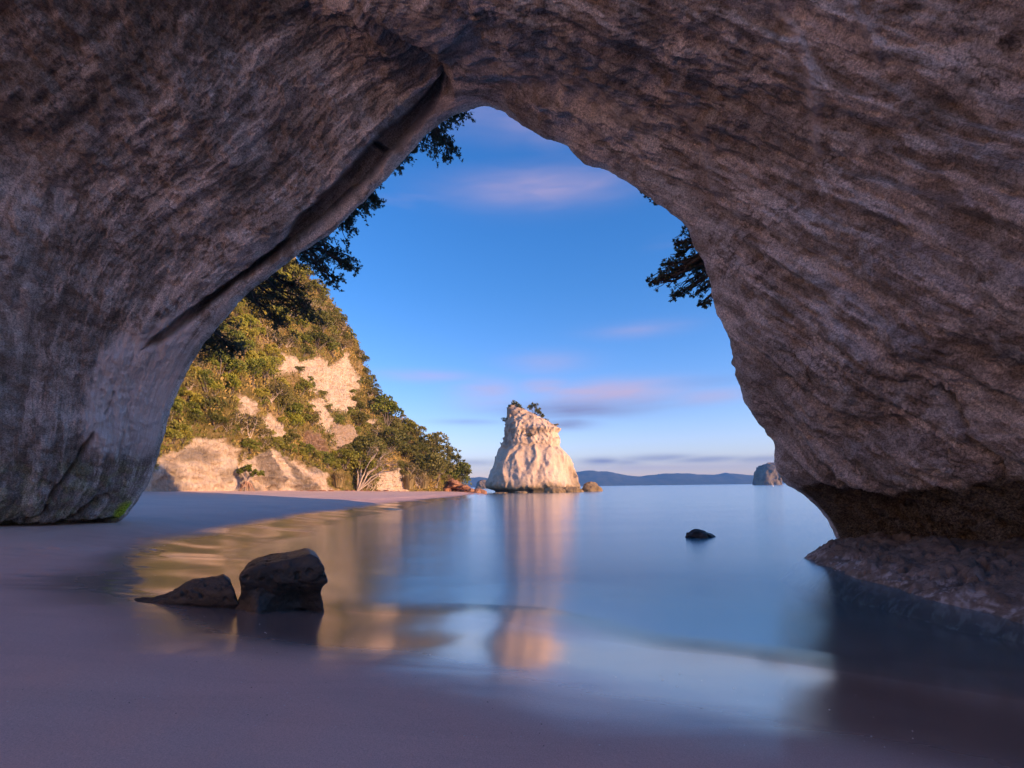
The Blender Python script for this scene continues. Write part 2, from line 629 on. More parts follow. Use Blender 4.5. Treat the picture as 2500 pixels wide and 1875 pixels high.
M_WETROCK = mat_rock('wet_rock', (0.05, 0.04, 0.032), (0.022, 0.018, 0.014), 3.0, 0.6, rough=0.5)
M_TANROCK = mat_rock('tan_reef_rock', (0.36, 0.25, 0.13), (0.22, 0.15, 0.075), 0.6, 0.6)


def mat_cliff():
    m, t, b = new_mat('cliff_ground')
    pos = geo_pos(t)
    msk = t.node('ShaderNodeAttribute', attribute_name='mask')
    ms = t.node('ShaderNodeSeparateColor')
    t.l.new(msk.outputs['Color'], ms.inputs[0])
    n1 = t.noise(pos, 0.22, 6, 0.62)
    n2 = t.noise(pos, 1.3, 6, 0.7)
    n3 = t.noise(t.mapping(pos, (1.2, 1.2, 0.12)), 0.9, 5, 0.65, 0.3)
    earth = t.mix(t.smooth(n2, 0.35, 0.65), (0.27, 0.20, 0.075), (0.13, 0.12, 0.032))
    earth = t.mix(t.smooth(n1, 0.48, 0.66), earth, (0.46, 0.32, 0.18))
    pale = t.mix(t.smooth(n3, 0.42, 0.68), (0.80, 0.66, 0.52), (0.64, 0.49, 0.375))
    pale = t.mix(t.math('MULTIPLY', t.smooth(n2, 0.55, 0.75), 0.55), pale, (0.33, 0.24, 0.17))
    n4 = t.noise(t.mapping(pos, (1.0, 1.0, 0.30)), 2.6, 6, 0.75, 0.6)
    pale = t.mix(t.math('MULTIPLY', t.smooth(n4, 0.52, 0.64), 0.5), pale, (0.44, 0.31, 0.21))
    pale = t.mix(t.math('MULTIPLY', t.smooth(n1, 0.52, 0.62), 0.3), pale, (0.55, 0.39, 0.26))
    c = t.mix(ms.outputs[0], earth, pale)
    grey = t.mix(t.smooth(n3, 0.38, 0.62), (0.20, 0.165, 0.135), (0.36, 0.29, 0.23))
    c = t.mix(ms.outputs[1], c, grey)
    c = t.mix(ms.outputs[2], c, t.mix(t.smooth(n3, 0.4, 0.65), (0.24, 0.155, 0.105), (0.38, 0.26, 0.19)))
    t.put(b.inputs['Base Color'], c)
    b.inputs['Roughness'].default_value = 0.92
    b.inputs['Specular IOR Level'].default_value = 0.2
    t.put(b.inputs['Normal'], t.bump(t.math('ADD', t.math('ADD', n2, n3), n4), 0.9, 0.7))
    return m


def mat_sand():
    m, t, b = new_mat('beach_sand')
    pos = geo_pos(t)
    sp = t.node('ShaderNodeSeparateXYZ')
    t.l.new(pos, sp.inputs[0])
    big = t.noise(t.mapping(pos, (1, 1, 0)), 0.35, 4, 0.55)
    lines = t.noise(t.mapping(pos, (0.5, 2.6, 0), (0, 0, 0.25)), 0.9, 5, 0.6, 0.8)
    grain = t.noise(pos, 160.0, 3, 0.75)
    spots = t.noise(pos, 30.0, 3, 0.6)
    z = t.math('ADD', sp.outputs[2], t.math('MULTIPLY', t.math('SUBTRACT', lines, 0.5), 0.07))
    wet = t.smooth(z, 0.18, 0.36, 1.0, 0.0)
    damp = t.smooth(z, 0.20, 0.95, 1.0, 0.0)
    c = t.mix(t.smooth(big, 0.3, 0.7), (0.82, 0.58, 0.47), (0.74, 0.52, 0.43))
    c = t.mix(t.math('MULTIPLY', damp, 0.85), c, t.mix(t.smooth(lines, 0.35, 0.7), (0.63, 0.39, 0.34), (0.54, 0.335, 0.295)))
    c = t.mix(t.math('MULTIPLY', wet, 0.8), c, (0.17, 0.12, 0.105))
    g = t.smooth(grain, 0.25, 0.75, 0.78, 1.2)
    cc = t.node('ShaderNodeCombineColor')
    for i in range(3):
        t.l.new(g, cc.inputs[i])
    c = t.mix(1.0, c, cc.outputs[0], 'MULTIPLY')
    t.put(b.inputs['Base Color'], c)
    r = t.math('ADD', t.math('MULTIPLY', wet, -0.62), 0.80)
    t.put(b.inputs['Roughness'], t.math('ADD', r, t.math('MULTIPLY', t.math('SUBTRACT', lines, 0.5), 0.10), clamp=True))
    t.put(b.inputs['Specular IOR Level'], t.math('ADD', 0.25, t.math('MULTIPLY', wet, 0.75)))
    t.put(b.inputs['Coat Weight'], t.math('MULTIPLY', wet, 0.9))
    b.inputs['Coat Roughness'].default_value = 0.15
    b.inputs['Coat IOR'].default_value = 1.7
    dry = t.math('SUBTRACT', 1.0, t.math('MULTIPLY', wet, 0.92))
    nd = t.node('ShaderNodeBump')
    nd.inputs['Distance'].default_value = 0.012
    t.put(nd.inputs['Strength'], t.math('MULTIPLY', dry, 0.55))
    t.put(nd.inputs['Height'], t.math('ADD', t.math('MULTIPLY', grain, 0.5), spots))
    t.put(b.inputs['Normal'], nd.outputs[0])
    return m


def mat_water():
    m, t, b = new_mat('sea_water')
    t.n.remove(b)
    pos = geo_pos(t)
    dep = attr(t, 'depth')
    swell = t.noise(t.mapping(pos, (0.05, 0.25, 0)), 1.0, 3, 0.5, 0.2)
    w1 = t.noise(t.mapping(pos, (45.0, 260.0, 0)), 1.0, 1, 0.5)
    w2 = t.noise(t.mapping(pos, (260.0, 45.0, 0), (0, 0, 0.6), (3, 7, 0)), 1.0, 1, 0.5)
    cn = t.node('ShaderNodeCombineXYZ')
    t.put(cn.inputs[0], t.math('MULTIPLY', t.math('SUBTRACT', w2, 0.5), 0.07))
    t.put(cn.inputs[1], t.math('ADD', t.math('MULTIPLY', t.math('SUBTRACT', w1, 0.5), 0.42), t.math('MULTIPLY', t.math('SUBTRACT', swell, 0.5), 0.05)))
    cn.inputs[2].default_value = 1.0
    nn = t.node('ShaderNodeVectorMath', operation='NORMALIZE')
    t.l.new(cn.outputs[0], nn.inputs[0])
    nrm = nn.outputs[0]
    fr = t.node('ShaderNodeFresnel')
    fr.inputs['IOR'].default_value = 1.6
    t.put(fr.inputs['Normal'], nrm)
    gl = t.node('ShaderNodeBsdfGlossy')
    gl.inputs['Color'].default_value = (0.95, 0.97, 1.0, 1)
    gl.inputs['Roughness'].default_value = 0.15
    t.put(gl.inputs['Normal'], nrm)
    df = t.node('ShaderNodeBsdfDiffuse')
    df.inputs['Color'].default_value = (0.055, 0.21, 0.265, 1)
    tr = t.node('ShaderNodeBsdfTransparent')
    t.put(tr.inputs['Color'], t.mix(t.smooth(dep, 0.0, 0.2), (1, 1, 1), (0.80, 0.93, 0.93)))
    op = t.math('SUBTRACT', 1.0, t.math('EXPONENT', t.math('MULTIPLY', dep, -2.6)), clamp=True)
    m1 = t.node('ShaderNodeMixShader')
    t.put(m1.inputs[0], op)
    t.l.new(tr.outputs[0], m1.inputs[1])
    t.l.new(df.outputs[0], m1.inputs[2])
    m2 = t.node('ShaderNodeMixShader')
    front = t.math('SUBTRACT', 1.0, t.node('ShaderNodeNewGeometry').outputs['Backfacing'])
    t.put(m2.inputs[0], t.math('MULTIPLY', t.math('MULTIPLY', fr.outputs[0], front), t.smooth(dep, 0.0, 0.10)))
    t.l.new(m1.outputs[0], m2.inputs[1])
    t.l.new(gl.outputs[0], m2.inputs[2])
    t.l.new(m2.outputs[0], t.n['Material Output'].inputs['Surface'])
    return m


# ------------------------------------------------------------------ beach and sea
SHORE_PX = [(2500, 1690), (2080, 1632), (1600, 1580), (1250, 1518), (1000, 1494), (850, 1484), (700, 1462), (600, 1434), (520, 1396),
            (560, 1352), (680, 1312), (840, 1266), (1000, 1233), (1130, 1217), (1190, 1206)]
SHORE = [tuple(G(a, b)[:2]) for a, b in SHORE_PX]
SHORE = [(40.0, -3.0), (14.0, 1.5), (8.0, 3.4)] + SHORE + [(-14, 128), (-32, 138), (-80, 160), (-300, 260), (-900, 300)]
LAND = SHORE + [(-900, -600), (40, -600)]


def sand_z(x, y):
    shp = np.shape(x)
    x, y = np.ravel(x).astype(float), np.ravel(y).astype(float)
    d = -sdpoly(x, y, LAND)
    near = np.abs(d) < 30
    wob = np.zeros(len(x))
    P = np.stack([x[near] * 0.16, y[near] * 0.16, np.zeros(near.sum())], 1)
    wob[near] = fbm(P, 3, 91) * 1.3
    wob *= np.clip(np.hypot(x, y) / 12, 0.25, 1.0)
    d = d + wob
    z = np.where(d > -1.0, 0.118 * np.minimum(d, 5) + 0.043 * np.maximum(d - 5, 0), -0.118 + 0.07 * (d + 1.0))
    z = np.where(d > 45, z - 0.043 * (d - 45), z)
    z = np.clip(z, -3.0, 3.2)
    P2 = np.stack([x * 0.6, y * 0.6, np.zeros(len(x))], 1)
    z = z + np.where(z > 0.12, np.minimum((z - 0.12) * 0.10, 0.035), 0) * fbm(P2, 3, 33)
    return z.reshape(shp)


def axis(parts):
    a = [np.linspace(p, q, n, endpoint=False) for p, q, n in parts]
    return np.concatenate(a + [[parts[-1][1]]])


bxs = axis([(-3400, -400, 12), (-400, -60, 34), (-60, -16, 60), (-16, -9, 110), (-9, 8, 230), (8, 20, 24), (20, 120, 20), (120, 3400, 14)])
bys = axis([(-120, -8, 20), (-8, 0.5, 34), (0.5, 16, 270), (16, 40, 110), (40, 140, 120), (140, 400, 22), (400, 3400, 12)])
BX, BY = np.meshgrid(bxs, bys, indexing='ij')
BZ = sand_z(BX, BY)
# a line of footprints crossing below the left foot of the arch, and dimples of older ones
FEET = []
for k in range(34):
    a_ = W(20 + k * 27, 1352 - k * 2.0 + 3 * math.sin(k * 0.5), 1.0) - EYE
    q_ = EYE + a_ * ((0.38 - EYE[2]) / a_[2])
    FEET.append((q_[0], q_[1] + (0.09 if k % 2 else -0.09), 0.13, 0.022))
for k in range(160):
    q_ = G(random.uniform(0, 900), random.uniform(1235, 1420), 0.4)
    FEET.append((q_[0], q_[1], random.uniform(0.10, 0.2), random.uniform(0.006, 0.018)))
for fx, fy, fr_, fd in FEET:
    i0, i1 = np.searchsorted(bxs, [fx - 0.6, fx + 0.6])
    j0, j1 = np.searchsorted(bys, [fy - 0.6, fy + 0.6])
    sub_ = (slice(i0, i1), slice(j0, j1))
    rr_ = ((BX[sub_] - fx) / (fr_ * 1.5)) ** 2 + ((BY[sub_] - fy) / fr_) ** 2
    BZ[sub_] += np.where(BZ[sub_] > 0.16, fd * (-np.exp(-rr_ * 1.6) + 0.45 * np.exp(-(np.sqrt(rr_) - 1.4) ** 2 * 4)), 0)
me = make_mesh('beach', np.stack([BX, BY, BZ], -1).reshape(-1, 3), grid_faces(len(bxs), len(bys)), [mat_sand()])
tag(obj('beach', me), 'pale sand beach sloping down to the water', None, None, 'structure')

wxs = axis([(-3400, -400, 10), (-400, -30, 40), (-30, 20, 250), (20, 120, 16), (120, 3400, 14)])
wys = axis([(-60, 2, 10), (2, 14, 100), (14, 60, 160), (60, 160, 100), (160, 500, 24), (500, 3400, 12)])
WX, WY = np.meshgrid(wxs, wys, indexing='ij')
me = make_mesh('sea', np.stack([WX, WY, np.zeros_like(WX)], -1).reshape(-1, 3), grid_faces(len(wxs), len(wys)), [mat_water()],
               attrs={'depth': np.maximum(-sand_z(WX, WY), 0)})
tag(obj('sea', me), 'calm milky blue sea in the cove', None, None, 'structure')

# ------------------------------------------------------------------ the rock arch
RIM = [(225, 1330, 16.6), (262, 1288, 16.5), (300, 1252, 16.4), (342, 1192, 16.2), (372, 1110, 15.8), (398, 1010, 15.4), (424, 937, 15.1),
       (470, 850, 14.7), (567, 731, 14.2), (680, 635, 13.8), (793, 555, 13.4), (884, 470, 13.0), (952, 397, 12.7), (1048, 300, 12.4),
       (1110, 262, 12.2), (1162, 246, 12.0), (1207, 253, 12.0), (1250, 275, 12.0), (1307, 312, 11.9), (1380, 340, 11.8),
       (1420, 378, 11.8), (1488, 402, 11.7), (1567, 453, 11.6), (1647, 510, 11.5), (1692, 558, 11.5), (1737, 652, 11.5),
       (1760, 731, 11.5), (1783, 793, 11.5), (1800, 873, 11.5), (1817, 937, 11.5), (1845, 997, 11.6), (1896, 1071, 11.7),
       (1908, 1122, 11.7), (1921, 1167, 11.8), (1958, 1197, 11.9), (2004, 1231, 12.0), (2028, 1264, 12.1), (2042, 1290, 12.2), (2058, 1325, 12.3)]
RIM = np.array(RIM, float)
R0 = W(RIM[:, 0], RIM[:, 1], RIM[:, 2])
nC = len(RIM)
ci = np.arange(nC)
ANCH = [0, 4, 8, 12, 14.4, 15, 16, 18, 21, 25, 29, 33, 35, 38]
O1 = [(-1.9, -2.1, 0), (-2.0, -2.4, 0.5), (-2.7, -2.3, 1.9), (-2.9, -2.0, 1.9), (-2.75, -2.0, 0.95), (-2.5, -2.0, 0.85), (-2.0, -2.2, 0.75), (-0.6, -2.5, 0.8),
      (1.3, -2.9, 1.1), (2.0, -3.1, 0.8), (1.8, -3.1, 0.3), (1.5, -3.1, 0.1), (1.0, -3.1, 0), (0.8, -3.1, 0)]
O05 = [(0.52 * a, 0.52 * b, 0.52 * c_) for a, b, c_ in O1]
O2 = [(-5.5, -7.0, 0), (-5.8, -7.4, 1.2), (-6.8, -6.8, 4.2), (-6.0, -5.2, 5.2), (-4.6, -4.6, 4.2), (-4.2, -4.6, 4.0), (-3.4, -4.8, 4.0), (-1.0, -5.2, 4.2),
      (3.0, -6.0, 4.2), (4.6, -6.8, 2.4), (3.7, -7.2, 0.7), (2.6, -7.2, 0.2), (1.6, -7.2, 0), (1.4, -7.2, 0)]
O3 = [(-12, -10, 0), (-12, -9.5, 3.5), (-10, -6.5, 10), (-7, -5.2, 12), (-5, -4.6, 12), (-4.4, -4.6, 12), (-3.6, -4.8, 12), (-1.2, -5.2, 12),
      (4.0, -6.2, 12), (8.0, -7.6, 7), (7.5, -9.0, 2), (6, -9.5, 0.6), (5, -9.5, 0), (5, -9.5, 0)]


def off(tab):
    tab = np.array(tab, float)
    return np.stack([np.interp(ci, ANCH, tab[:, k]) for k in range(3)], 1)


ow = np.stack([(R0[:, 0] + 1.5) / 8.5, np.zeros(nC), np.maximum(R0[:, 2] - 1.8, 0) / 9.0], 1)
ow = unit(ow)
yv = np.array([[0, 1.0, 0]])
keys = [R0 + ow * 12 + yv * -3.5, R0 + ow * 9.5 + yv * -0.5, R0 + ow * 5 + yv * 1.6, R0 + ow * 1.7 + yv * 1.5, R0 + ow * 0.42 + yv * 0.55, R0,
        R0 + off(O05), R0 + off(O1), R0 + off(O2), R0 + off(O3)]
tk = [-6, -4.5, -3, -1.6, -0.6, 0, 0.5, 1, 2, 3]
chord = np.concatenate([[0], np.cumsum(np.linalg.norm(np.diff(R0, axis=0), axis=1))])
NS = 860
sq = np.linspace(0, chord[-1], NS)
tq = np.concatenate([np.linspace(-6, -1.6, 26, endpoint=False), np.linspace(-1.6, 0, 34, endpoint=False),
                     np.linspace(0, 1.0, 230, endpoint=False), np.linspace(1.0, 2.0, 130, endpoint=False), np.linspace(2, 3, 40)])
NTT = len(tq)
K = np.stack([spline(chord, k, sq) for k in keys])           # (keys, NS, 3)
A = spline(tk, K, tq).transpose(1, 0, 2)                      # (NS, NT, 3)
N = grid_normals(A)
ctr = np.array([-1.5, 8.0, 5.0])
sgn = np.sign(np.sum((ctr - A[NS // 2, 60 + 40]) * N[NS // 2, 60 + 40]))
N = N * sgn                                                    # normals point into the cave
tt = np.broadcast_to(tq[None], (NS, NTT))
ss = np.broadcast_to(sq[:, None], (NS, NTT))
tl = np.concatenate([[0], np.cumsum(np.linalg.norm(np.diff(A[NS // 2], axis=0), axis=1))])
tl = tl - np.interp(0, tq, tl)
uvA = np.stack([ss, np.broadcast_to(tl[None], (NS, NTT))], -1)
px, py = project(A)
wR = sstep(ss, chord[15] - 0.4, chord[15] + 1.6)
NR = unit(np.array([-0.39, 0.66, -0.75]))
strat = (1 - wR) * uvA[..., 1] + wR * ((A @ NR) * -1.0)
along = ss
vis = (tt >= -0.02) & (A[..., 1] > 2.5)
flat = A.reshape(-1, 3)
inner = sstep(tt, 0.0, 0.35)
amp = 0.35 + 0.65 * inner
uvA = np.stack([along, strat], -1)
ST = np.stack([along * 0.35, strat * 1.7, A[..., 2] * 0.1], -1).reshape(-1, 3)
ST2 = np.stack([along * 1.0, strat * 5.0, A[..., 2] * 0.2], -1).reshape(-1, 3)
d0 = (0.45 * fbm(flat * 0.32, 2, 1)).reshape(NS, NTT)
d1 = (0.15 * fbm(flat * 1.1, 3, 5) + (0.07 + 0.08 * wR.ravel()) * np.tanh(2.5 * fbm(ST, 3, 9, ridged=True)) * 0.75).reshape(NS, NTT)
d2 = (0.06 * fbm(flat * 4.5, 3, 21) + (0.018 + 0.03 * wR.ravel()) * fbm(ST2, 3, 29, ridged=True) + 0.034 * fbm(flat * 13.0, 2, 41, ridged=True)).reshape(NS, NTT)
disp = d0 * inner + d1 * (0.25 + 0.75 * inner) + d2 * amp
wob = fbm(np.stack([px.ravel() / 40, py.ravel() / 40, np.zeros(px.size)], 1), 3, 55).reshape(NS, NTT)


def pmask(poly, soft, rough=10.0):
    s = sdpoly(px, py, poly) + wob * rough
    return np.where(vis, 1 - sstep(s, -soft, soft), 0)




def lay(P, oct, seed, gain=0.6):
    f = fbm(P, oct, seed, gain)
    return (0.5 + 0.115 * f / f.std()).reshape(NS, NTT)


L_big = lay(flat * 0.45, 4, 401)
L_mid = lay(flat * 3.2, 5, 411, 0.66)
warp = fbm(flat * 0.7, 3, 421)
L_streak = lay(np.stack([along.ravel() * 0.55 + 0.4 * strat.ravel(), strat.ravel() * 3.2 + 0.6 * warp, A[..., 2].ravel() * 0.15], 1), 5, 431, 0.62)
L_broad = lay(np.stack([along.ravel() * 0.10, strat.ravel() * 0.75 + 0.4 * warp, 0 * warp], 1), 4, 441)
L_patch = lay(flat * 0.8, 5, 451, 0.7)
disp += ((L_mid - 0.5) * 0.10 + (L_streak - 0.5) * 0.11) * amp
# long recess behind the lip of the left side, in two hollows
G1 = [(912, 345), (955, 372), (930, 410), (893, 455), (868, 500), (820, 540), (770, 575), (700, 615), (640, 655), (560, 705), (490, 765), (395, 838),
      (345, 855), (380, 822), (480, 745), (560, 690), (640, 632), (690, 592), (730, 530), (800, 470), (860, 405)]
G2 = [(1075, 205), (1070, 250), (1045, 285), (1000, 330), (975, 365), (940, 372), (912, 350), (935, 320), (980, 285), (1030, 250)]
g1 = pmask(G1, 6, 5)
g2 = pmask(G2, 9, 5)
disp -= 0.68 * g1 + 0.50 * g2
HOL = [(985, 130), (1062, 150), (1086, 205), (1080, 245), (1030, 255), (985, 230)]
disp -= 0.42 * pmask(HOL, 34, 10)
# bulging shoulder above the recess
SH = [(345, 820), (560, 650), (700, 560), (840, 400), (960, 300), (1060, 200), (1020, 180), (900, 300), (760, 440), (600, 560), (440, 700), (320, 800)]
disp += 0.22 * pmask(SH, 30, 12)
# cracks in the left foot
for line, wpx, dep in [([(0, 1268), (60, 1258), (112, 1232), (128, 1190), (150, 1160), (185, 1128), (205, 1090), (226, 1058)], 6, 0.34),
                       ([(95, 1268), (140, 1270), (190, 1242), (225, 1222), (260, 1204)], 7, 0.36),
                       ([(258, 1010), (270, 985), (278, 960)], 4, 0.15), ([(262, 1190), (285, 1130), (300, 1060)], 3, 0.07),
                       ([(2290, 955), (2330, 1010), (2360, 1075), (2400, 1130), (2415, 1190)], 8, 0.22),
                       ([(1092, 222), (1070, 170), (1010, 110), (930, 52), (840, -10)], 9, 0.30),
                       ([(1880, 720), (1960, 800), (2060, 850), (2160, 930)], 5, 0.10),
                       ([(2180, 720), (2230, 790), (2270, 850), (2300, 880)], 5, 0.10)]:
    dl = sdpoly(px, py, line, closed=False) + np.abs(wob) * 9 - 1.5
    disp -= np.where(vis, dep * np.exp(-(np.maximum(dl, 0) / wpx) ** 2), 0)
# undercut foot of the left side
disp -= np.where(vis & (px < 330), 0.5 * sstep(py, 1258, 1285), 0)
# drip ridges on the right ceiling
for line, wpx, h in [([(1905, 20), (1960, 110), (1985, 190), (1995, 270), (1998, 370)], 14, 0.14), ([(2080, 10), (2130, 90), (2150, 160)], 10, 0.08),
                     ([(2100, 620), (2160, 770), (2230, 900)], 8, 0.08), ([(1620, 250), (1700, 330), (1740, 480)], 9, 0.07)]:
    dl = sdpoly(px, py, line, closed=False) + wob * 6
    disp += np.where(vis, h * np.exp(-(dl / wpx) ** 2), 0)
A2 = A + N * disp[..., None]

# stains, with some shade and sky light painted into the masks
nz1 = fbm(flat * 0.9, 4, 71).reshape(NS, NTT)
nz2 = fbm(flat * 3.0, 3, 73).reshape(NS, NTT)
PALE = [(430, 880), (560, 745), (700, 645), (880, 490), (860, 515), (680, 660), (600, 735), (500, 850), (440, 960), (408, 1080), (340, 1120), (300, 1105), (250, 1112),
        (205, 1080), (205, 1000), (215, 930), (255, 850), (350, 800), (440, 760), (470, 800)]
pale = pmask(PALE, 18, 12) * (0.95 + 0.25 * nz2)  # pale rock by the left foot, brightened to paint in sky light
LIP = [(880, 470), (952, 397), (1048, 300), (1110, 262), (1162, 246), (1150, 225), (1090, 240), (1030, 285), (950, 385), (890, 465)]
pale = np.maximum(pale, 0.45 * pmask(LIP, 8, 6))  # lit edge of the rim painted as a pale band
for line, wpx, h in [([(1905, 20), (1960, 110), (1985, 190), (1995, 270), (1998, 370)], 16, 0.6), ([(2080, 10), (2130, 90), (2150, 160)], 14, 0.35),
                     ([(1000, 20), (1100, 90), (1220, 180), (1420, 230), (1560, 300)], 30, 0.30), ([(1640, 250), (1700, 330), (1740, 480)], 16, 0.3)]:
    dl = sdpoly(px, py, line, closed=False) + wob * 12
    pale = np.maximum(pale, np.where(vis, h * np.exp(-(dl / wpx) ** 2), 0))
TOP_STAIN_SHADE = [(-200, 380), (120, 330), (330, 270), (420, 190), (560, 140), (760, 60), (800, -80), (-200, -200)]
brown = 0.9 * pmask(TOP_STAIN_SHADE, 45, 40)  # brown stain mixed with painted shade on the upper-left ceiling
brown = np.maximum(brown, 0.75 * np.maximum(g1, g2))  # recesses browned to paint in their shade
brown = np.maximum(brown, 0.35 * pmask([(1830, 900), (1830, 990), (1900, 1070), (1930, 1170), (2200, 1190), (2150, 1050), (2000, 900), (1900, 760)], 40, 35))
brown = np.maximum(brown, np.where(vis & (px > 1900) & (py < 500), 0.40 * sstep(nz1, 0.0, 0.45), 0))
leftw = np.where(vis & (wR < 0.5), 0.34 + 0.45 * nz1, 0) * sstep(tt + 0.15 * nz1, 0.22, 0.60) * (1 - np.clip(pale * 1.4, 0, 1))  # inner left wall darkened, painted shade beyond the pale patch
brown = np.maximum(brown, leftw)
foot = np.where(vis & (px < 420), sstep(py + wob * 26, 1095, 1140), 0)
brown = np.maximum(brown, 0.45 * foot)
tide_z = A[..., 2]
tide = np.where(vis & (A[..., 0] > 4), sstep(-(tide_z + 0.16 * nz1 + 0.10 * nz2), -1.72, -1.50), 0) * 0.93
tide = np.maximum(tide, np.where(vis & (px < 330), 0.6 * sstep(py + wob * 8, 1262, 1290), 0))
tide = np.maximum(tide, 0.55 * pmask([(418, 960), (410, 1080), (380, 1110), (385, 1040), (402, 970)], 8, 7))
moss = pmask([(262, 1272), (285, 1248), (318, 1222), (330, 1232), (312, 1256), (280, 1278)], 8, 9)
moss = np.maximum(moss, 0.12 * foot * sstep(nz2, -0.1, 0.3))
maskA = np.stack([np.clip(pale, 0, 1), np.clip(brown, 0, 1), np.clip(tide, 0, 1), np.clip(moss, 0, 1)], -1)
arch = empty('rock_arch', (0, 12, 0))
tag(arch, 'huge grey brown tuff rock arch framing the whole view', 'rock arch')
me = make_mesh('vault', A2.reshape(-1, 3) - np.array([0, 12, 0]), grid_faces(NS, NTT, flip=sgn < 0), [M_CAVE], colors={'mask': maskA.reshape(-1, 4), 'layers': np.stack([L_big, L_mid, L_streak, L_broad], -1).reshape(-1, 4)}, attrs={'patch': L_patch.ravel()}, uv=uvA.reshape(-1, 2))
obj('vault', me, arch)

# wave-cut ledge at the foot of the right side
lx = np.linspace(5.2, 11.5, 210)
ly = axis([(-6, 4, 60), (4, 14, 330)])
LX, LY = np.meshgrid(lx, ly, indexing='ij')
xe = np.interp(LY, [-6, 5.7, 7.5, 8.8, 10.4, 11.4, 12.1, 12.7, 13.3, 14], [5.8, 6.02, 6.1, 6.2, 6.45, 6.85, 7.7, 8.7, 10, 11.5])
LP = np.stack([LX, LY, np.zeros_like(LX)], -1).reshape(-1, 3)
LP = LP + np.stack([fbm(LP * 0.8, 3, 301), fbm(LP * 0.8 + 9.0, 3, 302), fbm(LP * 1.5, 2, 303)], 1) * 0.3
xe = xe + (0.22 * fbm(LP * 1.1, 4, 5)).reshape(LX.shape)
dd = LX - xe
LZ = np.where(dd > 0, 0.20 * (1 - np.exp(-dd / 0.30)) + 0.15 * dd, dd * 1.1)
lf = sstep(dd, 0.0, 0.5)
LZ = LZ + lf * (0.15 * fbm(LP * 1.2, 5, 61, gain=0.6) - 0.03 * fbm(LP * 4.0, 3, 62, ridged=True)).reshape(LX.shape)
LZ = LZ - lf * (0.035 * fbm(LP * 8.5, 2, 68, ridged=True)).reshape(LX.shape)
LZ = LZ + (0.035 * fbm(LP * 7, 4, 63, gain=0.6)).reshape(LX.shape) * (0.4 + 0.6 * lf)
pit = fbm(LP * 3.1, 2, 64).reshape(LX.shape)
LZ = LZ - 0.22 * lf * sstep(pit, 0.25, 0.42)
barn = (1 - sstep(LZ + 0.10 * fbm(LP * 3, 3, 66).reshape(LX.shape), 0.10, 0.32)) * sstep(fbm(LP * 7, 4, 67, gain=0.7).reshape(LX.shape), -0.1, 0.5) * 0.7
darkl = np.maximum(0.75 * sstep(dd, 1.6, 2.6), 0.5 * sstep(pit, 0.2, 0.5))
mk = np.stack([barn, 0.5 * sstep(fbm(LP * 1.7, 4, 69).reshape(LX.shape), -0.1, 0.3), darkl, 0 * barn], -1)
me = make_mesh('ledge', np.stack([LX, LY - 12, LZ], -1).reshape(-1, 3), grid_faces(len(lx), len(ly)), [M_LEDGE], colors={'mask': mk.reshape(-1, 4)},
               uv=np.stack([LX, LY], -1).reshape(-1, 2))
tag(obj('ledge', me, arch), 'rough barnacled shelf at the foot of the right wall')

# headland the arch is cut through, to the right of and behind the view
CORNER = np.array([45.5, 13.5])
HA, HB = np.array([-0.43, -0.90]), np.array([0.90, -0.43])
hu = np.linspace(-6, 60, 80)
hv = np.linspace(-8, 60, 60)
HU, HVV = np.meshgrid(hu, hv, indexing='ij')
HX = CORNER[0] + HA[0] * HU + HB[0] * HVV
HY = CORNER[1] + HA[1] * HU + HB[1] * HVV
HPOLY = [(0, 0), (44, 0), (48, 52), (-1, 52), (-4, 20)]
hp = np.stack([HX, HY, 0 * HX], -1).reshape(-1, 3)
hd = -sdpoly(HU, HVV, HPOLY) + (0.9 * fbm(hp * 0.15, 4, 80)).reshape(HX.shape)
HZ = -1.5 + 26.5 * sstep(hd, -1.2, 1.8) + np.clip(hd, 0, 30) * 0.12 + (1.2 * fbm(hp * 0.2, 4, 81)).reshape(HX.shape) * sstep(hd, 0, 3)
me = make_mesh('headland', np.stack([HX, HY, HZ], -1).reshape(-1, 3), grid_faces(len(hu), len(hv), True), [M_STACK],
               colors={'mask': np.zeros((HX.size, 4))})
tag(obj('headland', me), 'steep rock headland behind the arch', None, None, 'structure')

# unseen cliff added behind left to bounce warm sunlight into the cave
RC = np.array([(-30, 10), (-29, 2), (-28, -6), (-25, -14), (-19, -22), (-11, -28), (0, -33), (14, -36)], float)
rk = np.arange(len(RC), dtype=float)
rq = np.linspace(0, len(RC) - 1, 130)
RB_ = spline(rk, RC, rq)
rz = np.linspace(-0.5, 25, 70)
inn = unit(np.array([-4.0, 6.0]) - RB_)
RP = np.empty((len(rq), len(rz), 3))
RP[..., :2] = RB_[:, None] - inn[:, None] * (rz[None, :, None] * 0.16 + 3.0 * sstep(rz, 21, 25)[None, :, None])
RP[..., 2] = rz[None]
RN = grid_normals(RP)
rf = RP.reshape(-1, 3)
RP = RP + RN * (1.6 * fbm(rf * 0.16, 4, 501, ridged=True) + 0.4 * fbm(rf * 0.9, 3, 502)).reshape(RP.shape[:2])[..., None]
top = RP[:, -1:, :].copy()
top[..., :2] -= inn[:, None] * 14
RP = np.concatenate([RP, top], 1)
me = make_mesh('cove_cliff', RP.reshape(-1, 3), grid_faces(len(rq), len(rz) + 1), [mat_rock('bare_white_tuff', (0.84, 0.70, 0.57), (0.74, 0.60, 0.47), 0.35, 0.4)], colors={'mask': np.zeros((RP.shape[0] * RP.shape[1], 4))})
tag(obj('cove_cliff', me), 'pale cliff of the next cove', None, None, 'structure')

